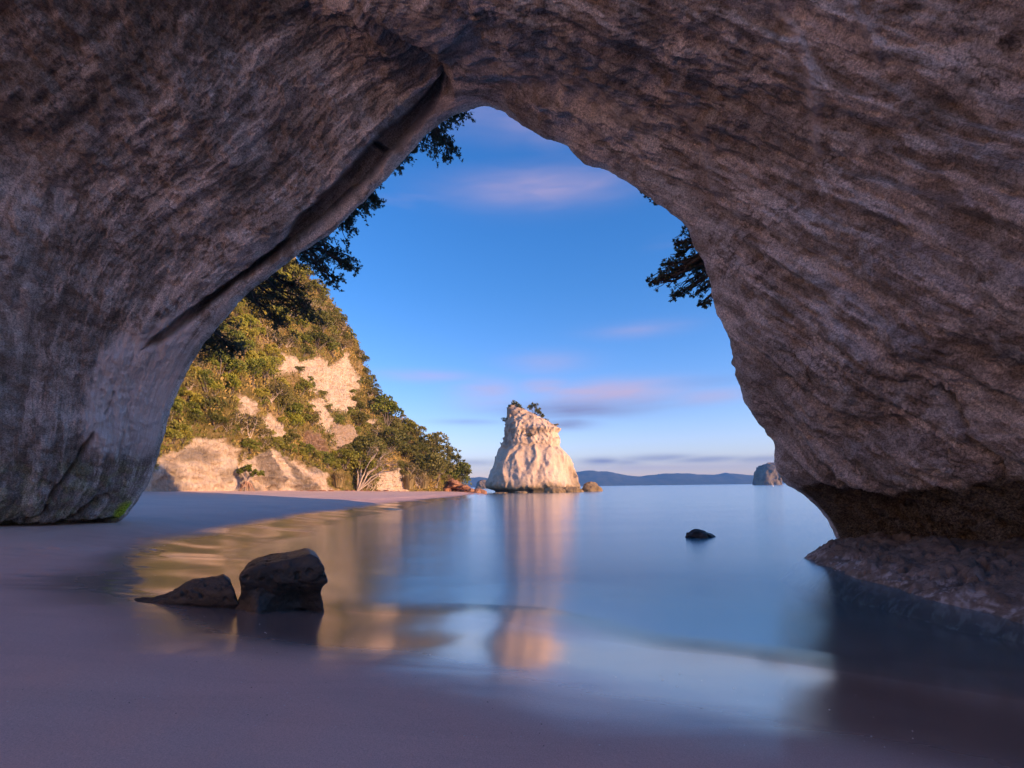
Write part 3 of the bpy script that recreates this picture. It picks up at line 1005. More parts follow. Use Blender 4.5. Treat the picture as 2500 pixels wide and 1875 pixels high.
# ------------------------------------------------------------------ cliff on the left of the cove
CB = np.array([(150, 1203, 44), (230, 1202, 47), (320, 1200, 50), (400, 1198, 54), (480, 1196, 58), (560, 1195, 63), (640, 1195, 68), (710, 1196, 73),
               (780, 1196, 78), (850, 1197, 84), (910, 1198, 90), (970, 1198, 97), (1030, 1199, 104), (1080, 1199, 111), (1128, 1199, 118)], float)
CR = np.array([(250, 330, 74), (400, 430, 78), (560, 530, 82), (690, 620, 86), (770, 690, 90), (812, 745, 93), (845, 808, 96), (868, 858, 98),
               (885, 908, 100), (905, 952, 103), (935, 995, 106), (985, 1045, 110), (1045, 1090, 114), (1090, 1135, 117), (1122, 1180, 120)], float)
cb = W(CB[:, 0], CB[:, 1], CB[:, 2])
cr = W(CR[:, 0], CR[:, 1], CR[:, 2])
cu = np.arange(len(CB), dtype=float)
NU, NV = 360, 250
uq = np.linspace(0, len(CB) - 1, NU)
Bq, Rq = spline(cu, cb, uq), spline(cu, cr, uq)
Bq[:, 2] -= 1.2
vq = np.linspace(-0.0, 1.0, NV)
hf = 0.10 * vq ** 0.9 + 0.90 * sstep(vq, 0.0, 1.25) / sstep(1.0, 0.0, 1.25) * vq ** 0.35
zf = vq ** 0.86
CP = np.empty((NU, NV, 3))
CP[..., 0] = Bq[:, None, 0] + (Rq - Bq)[:, None, 0] * hf[None]
CP[..., 1] = Bq[:, None, 1] + (Rq - Bq)[:, None, 1] * hf[None]
CP[..., 2] = Bq[:, None, 2] + (Rq - Bq)[:, None, 2] * zf[None]
# far side of the ridge
back = []
for k in range(1, 13):
    q = Rq.copy()
    q[:, 0] -= 2.4 * k
    q[:, 1] += 2.6 * k
    q[:, 2] = np.maximum(Rq[:, 2] - 0.10 * k * k * (Rq[:, 2] / 14 + 0.25), -1.5)
    back.append(q)
CP = np.concatenate([CP, np.stack(back, 1)], 1)
CN = grid_normals(CP)
if CN[NU // 2, NV // 2] @ np.array([0.5, -0.8, 0.3]) < 0:
    CN = -CN
cpx, cpy = project(CP)
cf = CP.reshape(-1, 3)
cw = fbm(np.stack([cpx.ravel() / 14, cpy.ravel() / 14, np.zeros(cpx.size)], 1), 3, 12).reshape(cpx.shape)


def cmask(poly, soft=5, rough=7):
    return 1 - sstep(sdpoly(cpx, cpy, poly) + cw * rough, -soft, soft)


SCARS = [[(689, 862), (734, 884), (756, 877), (782, 869), (801, 895), (827, 877), (846, 854), (861, 884), (879, 929), (879, 959), (846, 974), (808, 959), (749, 955),
          (719, 910), (681, 910)],
         [(756, 974), (793, 970), (816, 1026), (808, 1060), (786, 1041), (764, 996)],
         [(808, 1033), (846, 1041), (883, 1071), (887, 1093), (861, 1101), (816, 1093)],
         [(891, 1022), (920, 1026), (913, 1041), (883, 1045)],
         [(569, 966), (614, 989), (629, 1007), (599, 1041), (580, 1056), (573, 1011)],
         [(487, 1071), (539, 1071), (577, 1101), (585, 1215), (300, 1215), (397, 1112), (446, 1097)],
         [(577, 1133), (659, 1096), (734, 1133), (805, 1160), (812, 1215), (577, 1215)],
         [(913, 1215), (921, 1161), (977, 1138), (992, 1215)],
         [(756, 1045), (790, 1060), (816, 1101), (805, 1123), (749, 1097)],
         [(800, 945), (850, 950), (880, 985), (862, 1012), (820, 1000), (790, 968)],
         [(640, 1022), (672, 1008), (700, 1040), (690, 1075), (655, 1062)]]
cm_p = np.zeros(cpx.shape)
for k in (0, 1, 3, 4, 5, 7, 9, 10):
    cm_p = np.maximum(cm_p, cmask(SCARS[k]))
red = np.maximum(cmask(SCARS[2]) * 0.55, cmask(SCARS[8]))
cm_p = np.maximum(cm_p, cmask(SCARS[2]))
# grey weather streaks running down to the right across the foot of the cliff
low = cmask(SCARS[6])
cm_p = np.maximum(cm_p, low)
dia = np.stack([(cpx * 0.80 - cpy * 0.6) / 26, (cpx * 0.6 + cpy * 0.8) / 170, np.zeros(cpx.shape)], -1).reshape(-1, 3)
dstr = fbm(dia, 3, 19).reshape(cpx.shape)
grey = low * sstep(dstr, -0.25, 0.15) * 0.95
grey = np.maximum(grey, cmask([(440, 1100), (500, 1090), (540, 1110), (530, 1130), (470, 1128), (430, 1120)], 10) * 0.8)
grey = np.maximum(grey, cmask([(395, 1112), (440, 1120), (455, 1215), (360, 1215)], 8) * 0.6)
grey = np.maximum(grey, cmask([(520, 1150), (577, 1140), (600, 1165), (540, 1180)], 8) * 0.55)
cd = (1.5 * fbm(cf * 0.11, 3, 2) + 0.5 * fbm(cf * 0.45, 3, 3, ridged=True)).reshape(cpx.shape)
cd += np.maximum(cm_p, red) * (0.55 * fbm(cf * np.array([0.55, 0.55, 0.9]), 4, 6, ridged=True)).reshape(cpx.shape)
cd += low * 0.5 * dstr
cd -= 0.5 * cmask(SCARS[0], 8)
scar_sd = np.min([sdpoly(cpx, cpy, q) for q in SCARS], 0)
fade = np.ones(NV + 12)
fade[:12] = np.linspace(0.3, 1, 12)
cd *= fade[None]
CP2 = CP + CN * cd[..., None]
mk = np.stack([cm_p, np.clip(grey, 0, 1), np.clip(red, 0, 1), 0 * cm_p], -1)
me = make_mesh('cliff', CP2.reshape(-1, 3), grid_faces(NU, NV + 12), [mat_cliff()], colors={'mask': mk.reshape(-1, 4)})
tag(obj('cliff', me), 'sunlit bushy cliff with bare pale rock scars beyond the sand', 'cliff')

# ------------------------------------------------------------------ sea stack
SD = 140.0
S0 = W(1298, 1203, SD)
S0[2] = 0.0
mpp = 0.1808 * SD / F                     # metres for one step of the traced outline
LEFT_O = [(1520, 560), (1450, 600), (1425, 590), (1395, 487), (1300, 490), (1240, 520), (1130, 570), (1000, 620), (890, 650), (830, 680), (770, 735), (700, 752), (570, 750),
          (500, 762), (380, 780), (318, 792), (280, 830)]
RIGHT_O = [(1520, 1790), (1450, 1765), (1350, 1720), (1250, 1690), (1160, 1670), (1080, 1632), (980, 1598), (890, 1512), (800, 1462), (740, 1468), (660, 1440), (610, 1490),
           (590, 1450), (560, 1390), (500, 1300), (440, 1200), (390, 1100), (330, 990), (290, 880)]


def prof(tab):
    z = np.array([(1450 - r[0]) * mpp for r in tab])
    x = np.array([(r[1] - 1095) * mpp for r in tab])
    return z, x


zl, xl = prof(LEFT_O)
zr, xr = prof(RIGHT_O)
hS = 0.27
gx = np.arange(-15.5, 17.5, hS)
gy = np.arange(-12, 12, hS)
gz = np.arange(-1.4, 26.6, hS)
XL, XR = np.interp(gz, zl, xl), np.interp(gz, zr, xr)
cx = (XL + XR) / 2
ax = np.maximum((XR - XL) / 2, 0.25)
bx_ = np.clip(ax * 0.82, 0.3, None)
X3, Y3, Z3 = np.meshgrid(gx, gy, gz, indexing='ij')
P3 = np.stack([X3, Y3, Z3], -1).reshape(-1, 3)
pe = 2.5
Fs = ((np.abs(X3 - cx) / ax) ** pe + (np.abs(Y3) / bx_) ** pe) ** (1 / pe) - 1
Fs = Fs * np.minimum(ax, bx_)
band = np.abs(Fs) < 3.0
bi = np.flatnonzero(band.ravel())
Pb = P3[bi]
up = sstep(Pb[:, 2], 11.0, 15.0)
foot = 1 - sstep(Pb[:, 2], 0.4, 2.0)
th = np.arctan2(Pb[:, 1], Pb[:, 0] - 1.0)
flute = fbm(np.stack([th * 3.6, Pb[:, 2] * 0.10, 0 * th], 1), 3, 3, ridged=True)
facet = fbm(Pb * np.array([0.20, 0.20, 0.11]), 3, 4, ridged=True)
rough = fbm(Pb * np.array([0.8, 0.8, 0.55]), 4, 5, ridged=True)
dS = -0.85 * facet * (1 - 0.45 * up) - up * (0.36 * flute + 0.55 * rough) - 0.09 * rough * (1 - up)
led = np.exp(-((Pb[:, 2] - 12.8 - 0.8 * facet) / 0.55) ** 2)
dS += 0.55 * led - 0.35 * np.exp(-((Pb[:, 2] - 14.6) / 0.9) ** 2)
dS += 0.9 * foot * (Pb[:, 1] < 4)
edge = np.clip(np.abs(Pb[:, 1]) / (0.4 * np.interp(Pb[:, 2], gz, bx_)), 0.35, 1)
Fr = Fs.ravel()
Fr[bi] += dS * edge
Fs = Fr.reshape(Fs.shape)
Fs = np.maximum(Fs, Z3 - 25.6)
V, Q = surface_nets(Fs, (gx[0], gy[0], gz[0]), hS)
n1 = fbm(V * 0.5, 4, 44)
n2 = fbm(V * np.array([0.9, 0.9, 0.2]), 3, 45)
upv = sstep(V[:, 2], 10.5, 16.0)
brownm = np.clip(upv * sstep(n1 + 0.35 * n2, -0.15, 0.35) * 0.95 + 0.5 * sstep(V[:, 2], 21, 24) + 0.45 * sstep(-V[:, 0], 4.0, 6.5) * upv, 0, 1)
ochre = np.clip((1 - sstep(V[:, 2] + 1.4 * n1, 1.2, 3.2)) + 0.8 * sstep(V[:, 0], 8.5, 11.5) * (1 - sstep(V[:, 2] + 2 * n1, 6, 9)), 0, 1) * 0.8
blackm = 1 - sstep(V[:, 2] + 0.5 * n1, 0.7, 1.9)
me = make_mesh('sea_stack', V, Q, [M_STACK], colors={'mask': np.stack([brownm, ochre, blackm * 0.85, 0 * n1], -1)})
stack = obj('sea_stack', me, None, S0)
tag(stack, 'tall pale sunlit sea stack standing in the water off the beach', 'sea stack')


def blob_rock(name, half, seed, mat, h, amp=0.3, freq=1.0, pe=2.4, shape=None, sink=0.25, extra=None):
    """boulder from a noisy super-ellipsoid; z=0 is where it sits"""
    hx_, hy_, hz_ = half
    gx = np.arange(-hx_ * 1.45, hx_ * 1.45, h)
    gy = np.arange(-hy_ * 1.45, hy_ * 1.45, h)
    gz = np.arange(-hz_ * sink * 1.3 - h, hz_ * 1.4, h)
    X, Y, Z = np.meshgrid(gx, gy, gz, indexing='ij')
    P = np.stack([X, Y, Z], -1).reshape(-1, 3)
    m = min(half)
    Xs = X if shape is None else X - shape(Z / hz_) * hx_
    f = ((np.abs(Xs) / hx_) ** pe + (np.abs(Y) / hy_) ** pe + (np.abs(np.maximum(Z, 0)) / hz_) ** pe) ** (1 / pe) - 1
    f = f * m
    f = f - amp * m * fbm(P * freq / m, 4, seed, ridged=True).reshape(f.shape) * 0.6 - amp * m * 0.7 * fbm(P * freq * 0.6 / m, 2, seed + 3).reshape(f.shape)
    if extra is not None:
        f = extra(f, X, Y, Z)
    f = np.maximum(f, -(Z + hz_ * sink))
    V, Q = surface_nets(f, (gx[0], gy[0], gz[0]), h)
    return make_mesh(name, V, Q, [mat])


p = W(1446, 1203, 146)
o = obj('boulder', blob_rock('boulder', (3.0, 2.2, 2.6), 11, M_TANROCK, 0.22, 0.25, 0.8, 2.0, lambda z: -0.15 * z), None, (p[0], p[1], 0))
tag(o, 'pointed tan boulder in the sea just right of the sea stack', 'boulder')
for k, (x_, w_, h_, dd_, lab) in enumerate([(1355, 2.6, 1.35, 124, 'rounded low rock at the water in front of the sea stack'),
                                            (1392, 3.6, 1.25, 131, 'long low rock under the right flank of the sea stack'),
                                            (1272, 1.6, 0.55, 123, 'small flat reef rock before the sea stack foot'),
                                            (1222, 1.8, 0.3, 125, 'barely awash reef rock at the left foot of the sea stack')]):
    p = W(x_, 1200, dd_)
    o = obj('reef_rock', blob_rock('reef_rock', (w_, 1.5, h_), 30 + k, M_TANROCK, 0.16, 0.3, 0.7), None, (p[0], p[1], 0))
    tag(o, lab, 'rock', 'rocks round the sea stack foot')

# far islet and its small neighbour, distant hills
p = W(1876, 1180, 640)
o = obj('islet', blob_rock('islet', (15.5, 14, 26), 51, M_ISLET, 1.0, 0.30, 0.8, 3.0), None, (p[0], p[1], 0))
tag(o, 'round rocky islet on the horizon beside the right wall of the arch', 'islet')
p = W(1182, 1190, 520)
o = obj('islet', blob_rock('islet', (9, 7, 8.2), 52, M_ISLET, 0.6, 0.30, 0.8, 2.2), None, (p[0], p[1], 0))
tag(o, 'small pale islet low behind the left foot of the sea stack', 'islet')

HD = 2900.0
HR = [(600, 1188), (900, 1182), (1020, 1178), (1080, 1178), (1105, 1172), (1150, 1166), (1170, 1164), (1200, 1168), (1260, 1160), (1340, 1152), (1405, 1151), (1445, 1148), (1490, 1152),
      (1530, 1160), (1560, 1163), (1600, 1158), (1625, 1155), (1650, 1156), (1680, 1155), (1705, 1158), (1740, 1159), (1770, 1154), (1790, 1156), (1830, 1160), (1900, 1157),
      (2050, 1152), (2200, 1150), (2500, 1160)]
HRp = np.array([W(a, b, HD) for a, b in HR])
hxs = np.linspace(HRp[0, 0], HRp[-1, 0], 420)
hvs = np.linspace(-1, 1.2, 26)
ridge = np.interp(hxs, HRp[:, 0], HRp[:, 2])
ridge = ridge * (1 + 0.05 * fbm(np.stack([hxs / 60, 0 * hxs, 0 * hxs], 1), 4, 7)) + 1.6 * fbm(np.stack([hxs / 14, 0 * hxs, 0 * hxs], 1), 2, 8)
HX2, HV = np.meshgrid(hxs, hvs, indexing='ij')
hn = fbm(np.stack([HX2.ravel() / 130, HV.ravel() * 2.2, 0 * HX2.ravel()], 1), 4, 15, ridged=True).reshape(HX2.shape)
prf = np.clip(1 - np.abs(HV) ** 1.3, 0, 1)
HZ2 = ridge[:, None] * prf * (1 - 0.28 * np.clip(-hn + 0.3, 0, 1) * np.abs(HV)) - 2.0 * (np.abs(HV) >= 1)
mH, tH, bH = new_mat('bush_covered_hill')
tH.put(bH.inputs['Base Color'], tH.mix(tH.smooth(tH.noise(geo_pos(tH), 0.02, 5, 0.65), 0.35, 0.65), (0.045, 0.06, 0.03), (0.09, 0.095, 0.05)))
bH.inputs['Roughness'].default_value = 1.0
me = make_mesh('hills', np.stack([HX2, HD + HV * 260, HZ2], -1).reshape(-1, 3), grid_faces(len(hxs), len(hvs)), [mH])
tag(obj('hills', me), 'blue bush covered hills along the horizon', None, None, 'structure')


# ------------------------------------------------------------------ two wave-worn boulders at the water's edge
def traced_rock(name, poly, dpt, front, backy, carve, seed, h=0.016):
    """rock with a traced outline, its own depth, undercut front and pitted faces; local origin on the sand"""
    w = W(np.array([a for a, b in poly]), np.array([b for a, b in poly]), np.full(len(poly), dpt))
    pts = np.stack([w[:, 0], w[:, 2]], 1)
    ox = pts[:, 0].mean()
    oz = pts[:, 1].min()
    pts = pts - np.array([ox, oz])
    ext = abs(ox / dpt) * max(abs(front), abs(backy)) + 0.12
    gx = np.arange(pts[:, 0].min() - ext, pts[:, 0].max() + ext, h)
    gz = np.arange(-0.22, pts[:, 1].max() + 0.12, h)
    gy = np.arange(front - 0.15, backy + 0.2, h)
    X, Y, Z = np.meshgrid(gx, gy, gz, indexing='ij')
    # the foot goes on below the sand
    kx = ox / dpt                          # the block lies along its own slanting depth axis
    Zc = np.maximum(Z, 0.012)
    X = X - kx * Y
    d2 = sdpoly(X, Zc, [tuple(q) for q in pts])
    fy, by_ = carve(X, Z, pts[:, 1].max())
    dy = np.maximum((front + fy) - Y, Y - (backy - by_))
    r = 0.025
    a, b = np.broadcast_to(d2, X.shape) + r, dy + r
    f = np.sqrt(np.maximum(a, 0) ** 2 + np.maximum(b, 0) ** 2) - r + np.minimum(np.maximum(a, b), 0)
    P = np.stack([X, Y, Z], -1).reshape(-1, 3)
    band = np.flatnonzero(np.abs(f.ravel()) < 0.10)
    Pb = P[band]
    g = f.ravel()
    pits = fbm(Pb * np.array([9, 9, 11]), 2, seed)
    zt = Pb[:, 2] / pts[:, 1].max()
    pb = sstep(zt, 0.25, 0.5) * (1 - sstep(zt, 0.78, 0.95))
    g[band] += 0.022 * fbm(Pb * 3.2, 3, seed + 2) + 0.035 * pb * sstep(pits, 0.25, 0.42) + 0.008 * fbm(Pb * 22, 2, seed + 5)
    f = np.maximum(g.reshape(f.shape), -(Z + 0.18))
    V, Q = surface_nets(f, (gx[0], gy[0], gz[0]), h)
    return make_mesh(name, V, Q, [M_BOULDER]), (ox, dpt, oz)


def carve_big(X, Z, top):
    t = np.clip(Z / top, 0, 1)
    # overhanging brow: the front face recedes below half height, a toe at the left, a leg at the right
    rec = 0.15 * (1 - sstep(t, 0.15, 0.62))
    hollow = 0.14 * np.exp(-((X - 0.14) / 0.22) ** 2) * (1 - sstep(t, 0.25, 0.60))
    toe = 0.20 * np.exp(-((X + 0.38) / 0.16) ** 2) * (1 - sstep(t, 0.1, 0.5))
    top_f = 0.05 * sstep(t, 0.80, 1.0)
    return rec + hollow - toe + top_f + 0.10 * np.clip(X / 0.6, -1, 1), 0.12 * (1 - t)


def carve_small(X, Z, top):
    t = np.clip(Z / top, 0, 1)
    return 0.16 * sstep(t, 0.55, 1.0) + 0.06 * (1 - sstep(t, 0.0, 0.3)) - 0.10 * X, 0.15 * t


BIG = [(578, 1486), (584, 1462), (594, 1438), (596, 1420), (591, 1396), (601, 1384), (622, 1373), (685, 1359), (725, 1355), (756, 1349), (774, 1357), (786, 1376), (788, 1392),
       (797, 1413), (785, 1427), (783, 1446), (786, 1464), (789, 1490)]
SMALL = [(311, 1484), (328, 1469), (350, 1467), (374, 1466), (407, 1454), (445, 1431), (470, 1415), (500, 1412), (533, 1409), (546, 1405), (560, 1413), (566, 1429), (571, 1444), (578, 1462), (584, 1486)]
me, loc = traced_rock('boulder', BIG, 6.55, -0.32, 0.52, carve_big, 120)
tag(obj('boulder', me, None, loc), 'larger dark undercut boulder with a slanted flat top at the water edge', 'boulder', 'dark boulders on the near sand')
me, loc = traced_rock('boulder', SMALL, 6.50, -0.20, 0.26, carve_small, 140)
tag(obj('boulder', me, None, loc), 'smaller dark wedge shaped boulder tapering left into the sand', 'boulder', 'dark boulders on the near sand')

p = G(1712, 1311)
o = obj('boulder', blob_rock('boulder', (0.46, 0.34, 0.23), 77, M_WETROCK, 0.03, 0.4, 0.9, 1.6, lambda z: -0.45 * z), None, (p[0], p[1], 0))
tag(o, 'small black rock breaking the calm water near the right wall', 'boulder')

# ------------------------------------------------------------------ plants
def branch_path(a, b, sag=0.0, wig=0.08, n=7, rs=None):
    rs = rs or rng
    a, b = np.asarray(a, float), np.asarray(b, float)
    t = np.linspace(0, 1, n)[:, None]
    L = np.linalg.norm(b - a)
    P = a + (b - a) * t
    w = rs.normal(0, wig * L, (n, 3)) * np.sin(np.pi * t)
    w = (w + np.roll(w, 1, 0)) * 0.5
    w[0] = 0
    P = P + w
    P[:, 2] += -sag * L * 4 * (t[:, 0] * (1 - t[:, 0]))
    return P


def rosettes(C, out, size, k, rs):
    """k leaves round each tip"""
    C2 = np.repeat(C, k, 0)
    O2 = np.repeat(out, k, 0)
    return leaves(C2, O2, size, 0.42, rs, 1.5)


def shrub_mesh(name, seed, w, h, blobs, nleaf, lsize, leafmat, barkmat, flat=1.0, open_=0.0, twigs=0, upright=0.0):
    """unit shrub: base at the origin, clumps of leaves carried by stems"""
    rs = np.random.default_rng(seed)
    cen = []
    for k in range(blobs):
        a = rs.uniform(0, 2 * np.pi)
        r = w * 0.5 * math.sqrt(rs.uniform(0, 1)) * 0.8
        zz = h * rs.uniform(0.28, 0.86) * (1 - 0.45 * (r / (w * 0.5)) ** 2)
        cen.append((r * math.cos(a), r * math.sin(a), zz))
    cen = np.array(cen)
    rad = rs.uniform(0.16, 0.30, blobs) * w * (1 - 0.3 * open_)
    which = rs.integers(0, blobs, nleaf)
    dirs = unit(rs.normal(0, 1, (nleaf, 3)))
    dirs[:, 2] = np.where(dirs[:, 2] < -0.35, -dirs[:, 2], dirs[:, 2])
    rr = rad[which] * rs.uniform(0.55, 1.0, nleaf) ** 0.5
    C = cen[which] + dirs * rr[:, None] * np.array([1, 1, 0.8 * flat])
    C[:, 2] = np.maximum(C[:, 2], 0.03 * h)
    ax_ = dirs + np.array([0, 0, 0.35 + upright])
    V1, F1 = leaves(C, ax_, lsize, 0.62, rs)
    clump = rs.uniform(-0.25, 0.25, blobs)[which]
    tint = np.repeat(np.clip(rs.uniform(0.1, 0.9, nleaf) + clump, 0, 1), 4)
    paths = []
    for k in range(blobs):
        st = np.array([rs.normal(0, 0.04 * w), rs.normal(0, 0.04 * w), -0.05 * h])
        P = branch_path(st, cen[k], -0.05, 0.07, 6, rs)
        paths.append((P, np.linspace(0.020 * h, 0.006 * h, 6)))
        for q in range(twigs):
            e = cen[k] + unit(rs.normal(0, 1, 3) + np.array([0, 0, 0.5])) * rad[k] * rs.uniform(0.8, 1.25)
            paths.append((branch_path(P[3 + q % 3], e, -0.04, 0.10, 5, rs), np.linspace(0.007 * h, 0.0025 * h, 5)))
    V2, F2 = tubes(paths, 4)
    V = np.concatenate([V1, V2])
    return make_mesh(name, V, [F1, F2 + len(V1)], [leafmat, barkmat], False,
                     np.concatenate([np.zeros(len(F1)), np.ones(len(F2))]), {'tint': np.concatenate([tint, np.zeros(len(V2))])})


def tuft_mesh(name, seed, w, h, n, mat):
    rs = np.random.default_rng(seed)
    a = rs.uniform(0, 2 * np.pi, n)
    r0 = np.sqrt(rs.uniform(0, 1, n)) * w * 0.22
    lean = rs.uniform(0.1, 1.0, n)
    base = np.stack([r0 * np.cos(a), r0 * np.sin(a), np.zeros(n)], 1)
    dirh = np.stack([np.cos(a), np.sin(a), np.zeros(n)], 1)
    L = h * rs.uniform(0.6, 1.05, n)
    mid = base + dirh * (lean * w * 0.16)[:, None] + np.array([0, 0, 1]) * (L * 0.62)[:, None]
    tip = base + dirh * (lean * w * 0.45)[:, None] + np.array([0, 0, 1]) * (L * (1 - 0.35 * lean))[:, None]
    side = np.stack([-np.sin(a), np.cos(a), np.zeros(n)], 1) * (0.020 * h)
    V = np.stack([base - side, base + side, mid + side * 0.8, mid - side * 0.8, tip], 1).reshape(-1, 3)
    b = np.arange(n)[:, None] * 5
    tint = np.repeat(rs.uniform(0, 1, n), 5)
    return make_mesh(name, V, [b + np.array([[0, 1, 2, 3]]), b + np.array([[3, 2, 4]])], [mat], False, None, {'tint': tint})


def pine_mesh(name, seed, h, w, n, leafmat, barkmat):
    rs = np.random.default_rng(seed)
    tiers = 7
    C, D, paths = [], [], [(np.array([[0, 0, -0.05 * h], [0, 0, h * 0.5], [0, 0, h]]), np.array([0.028 * h, 0.018 * h, 0.006 * h]))]
    for k in range(tiers):
        z0 = h * (0.18 + 0.78 * k / tiers)
        R = w * 0.5 * (1 - 0.85 * k / tiers) * rs.uniform(0.8, 1.1)
        for a in rs.uniform(0, 2 * np.pi, 6):
            e = np.array([R * math.cos(a), R * math.sin(a), z0 + 0.04 * h])
            paths.append((np.array([[0, 0, z0], e * 0.55 + np.array([0, 0, z0 * 0.45]), e]), np.array([0.009, 0.006, 0.003]) * h))
            m = n // (tiers * 6)
            t = rs.uniform(0.35, 1.05, m)[:, None]
            C.append(np.array([0, 0, z0]) + (e - np.array([0, 0, z0])) * t + rs.normal(0, 0.025 * h, (m, 3)))
            D.append(np.tile(unit(e - np.array([0, 0, z0])), (m, 1)))
    C, D = np.concatenate(C), np.concatenate(D)
    V1, F1 = leaves(C, D, 0.06 * h, 0.5, rs)
    V2, F2 = tubes(paths, 4)
    return make_mesh(name, np.concatenate([V1, V2]), [F1, F2 + len(V1)], [leafmat, barkmat], False, np.concatenate([np.zeros(len(F1)), np.ones(len(F2))]),
                     {'tint': np.concatenate([np.repeat(rs.uniform(0, 1, len(C)), 4), np.zeros(len(V2))])})


KINDS = {
    'deep': [shrub_mesh('deep_%d' % k, 100 + k, 1.0, 0.95, 15, 2600, 0.075, M_LEAF_DEEP, M_BARK, 0.9, 0.0, 1) for k in range(3)],
    'green': [shrub_mesh('green_%d' % k, 200 + k, 1.0, 0.95, 12, 2000, 0.075, M_LEAF_GREEN, M_BARK, 1.0, 0.2, 1) for k in range(3)],
    'lime': [shrub_mesh('lime_%d' % k, 300 + k, 0.8, 1.1, 9, 1500, 0.085, M_LEAF_LIME, M_BARK, 1.3, 0.3, 1, 0.6) for k in range(2)],
    'olive': [shrub_mesh('olive_%d' % k, 400 + k, 1.0, 0.85, 13, 1100, 0.070, M_LEAF_OLIVE, M_BARK_PALE, 0.8, 0.5, 4) for k in range(2)],
    'bare': [shrub_mesh('bare_%d' % k, 500 + k, 1.0, 0.9, 10, 300, 0.06, M_LEAF_OLIVE, M_BARK_PALE, 1.0, 0.5, 9) for k in range(2)],
    'tuft': [tuft_mesh('tuft_%d' % k, 600 + k, 1.0, 1.0, 340, M_GRASS_DRY) for k in range(2)],
}
NAMES = {'deep': ('coastal_tree', 'tree', 'dark green bushy tree'), 'green': ('coastal_shrub', 'shrub', 'leafy green shrub'),
         'lime': ('coastal_shrub', 'shrub', 'bright yellow green shrub'), 'olive': ('coastal_shrub', 'shrub', 'sparse olive brown shrub'),
         'bare': ('bare_shrub', 'shrub', 'grey leafless twiggy shrub'), 'tuft': ('grass_tuft', 'grass', 'dry golden grass tuft')}

# where the plants stand on the cliff: poisson-like scatter in the cliff's own surface, kept off the bare scars
cand = []
ii = rng.integers(4, NU - 1, 9000)
jj = (rng.beta(1.15, 1.15, 9000) * (NV - 3)).astype(int) + 2
for i, j in zip(ii, jj):
    x_, y_ = cpx[i, j], cpy[i, j]
    if x_ < 395 - max(0, (900 - y_)) * -0.62 - 40 or x_ < 350:
        continue
    cand.append((i, j, x_, y_, CP2[i, j]))
placed = []


def kind_at(x_, y_, j):
    ridge = j > NV * 0.86
    r = random.random()
    if x_ > 870 and y_ < 1165:
        return 'deep' if r < 0.72 else ('olive' if r < 0.88 else 'green')
    if ridge:
        return 'deep' if r < 0.45 else ('olive' if r < 0.8 else 'green')
    if x_ < 560:
        return 'green' if r < 0.35 else ('olive' if r < 0.58 else ('deep' if r < 0.78 else 'lime'))
    if x_ < 720 and y_ < 1000:
        return 'lime' if r < 0.42 else ('green' if r < 0.72 else ('olive' if r < 0.9 else 'bare'))
    return 'green' if r < 0.42 else ('lime' if r < 0.55 else ('olive' if r < 0.80 else ('deep' if r < 0.9 else 'bare')))


for i, j, x_, y_, P in cand:
    if len(placed) >= 290:
        break
    if y_ > 1150 and x_ < 880:
        continue
    ridge = j > NV * 0.9
    dpt = P[1]
    wpx = random.uniform(30, 64) * (1.15 if x_ > 880 else 1.0)
    if y_ > 1085 and x_ < 880:
        wpx *= 0.55
    if ridge and x_ < 960:
        wpx = random.uniform(16, 34)
    w_m = wpx * dpt / F
    sd = scar_sd[i, j]
    if sd < wpx * 0.30:
        if sd < -4 or random.random() < 0.8:
            continue
        wpx *= 0.35
        w_m *= 0.35
    if any((x_ - q[0]) ** 2 + (y_ - q[1]) ** 2 < (0.27 * (wpx + q[2])) ** 2 for q in placed):
        continue
    placed.append((x_, y_, wpx, w_m, P, kind_at(x_, y_, j), j))


def zone_of(x_, y_, j):
    if j > NV * 0.86:
        return 'on the skyline ridge'
    if x_ > 900:
        return 'on the slope near the point' if y_ < 1120 else 'low behind the boulders'
    if x_ < 560:
        return 'beside the left arch foot' if y_ > 900 else 'high under the overhanging boughs'
    if y_ < 880:
        return 'above the large pale scar'
    if x_ < 700:
        return 'left of the large pale scar' if y_ < 1010 else 'above the cliff foot'
    if y_ < 985:
        return 'on the large pale scar edge'
    return 'below the large pale scar'


ORD = ['', 'second', 'third', 'fourth', 'fifth', 'sixth', 'seventh', 'eighth', 'ninth', 'tenth', 'eleventh', 'twelfth', 'thirteenth', 'fourteenth', 'fifteenth', 'sixteenth',
       'seventeenth', 'eighteenth', 'nineteenth', 'twentieth']


def ordinal(k, n):
    if n == 1:
        return ''
    if k == 0:
        return ', leftmost'
    if k == n - 1:
        return ', rightmost'
    if k < 20:
        return ', %s from left' % ORD[k]
    m = n - 1 - k
    return ', %s from right' % ORD[m] if 0 < m < 20 else ''


bins = {}
for rec in placed:
    z_ = zone_of(rec[0], rec[1], rec[6])
    bins.setdefault((rec[5], z_), []).append(rec)
for (kd, z_), lst in bins.items():
    lst.sort(key=lambda r: r[0])
    nm, cat, what = NAMES[kd]
    for k, (x_, y_, wpx, w_m, P, _, j) in enumerate(lst):
        o = obj(nm, random.choice(KINDS[kd]), None, (P[0], P[1], P[2] - 0.06 * w_m))
        s = w_m * 1.18
        o.scale = (s * random.uniform(0.85, 1.15), s * random.uniform(0.85, 1.15), s * random.uniform(0.8, 1.2))
        o.rotation_euler = (random.uniform(-0.15, 0.15), random.uniform(-0.05, 0.2), random.uniform(0, 6.28))
        tag(o, '%s %s%s' % (what, z_, ordinal(k, len(lst))), cat, 'plants on the sunlit cliff')


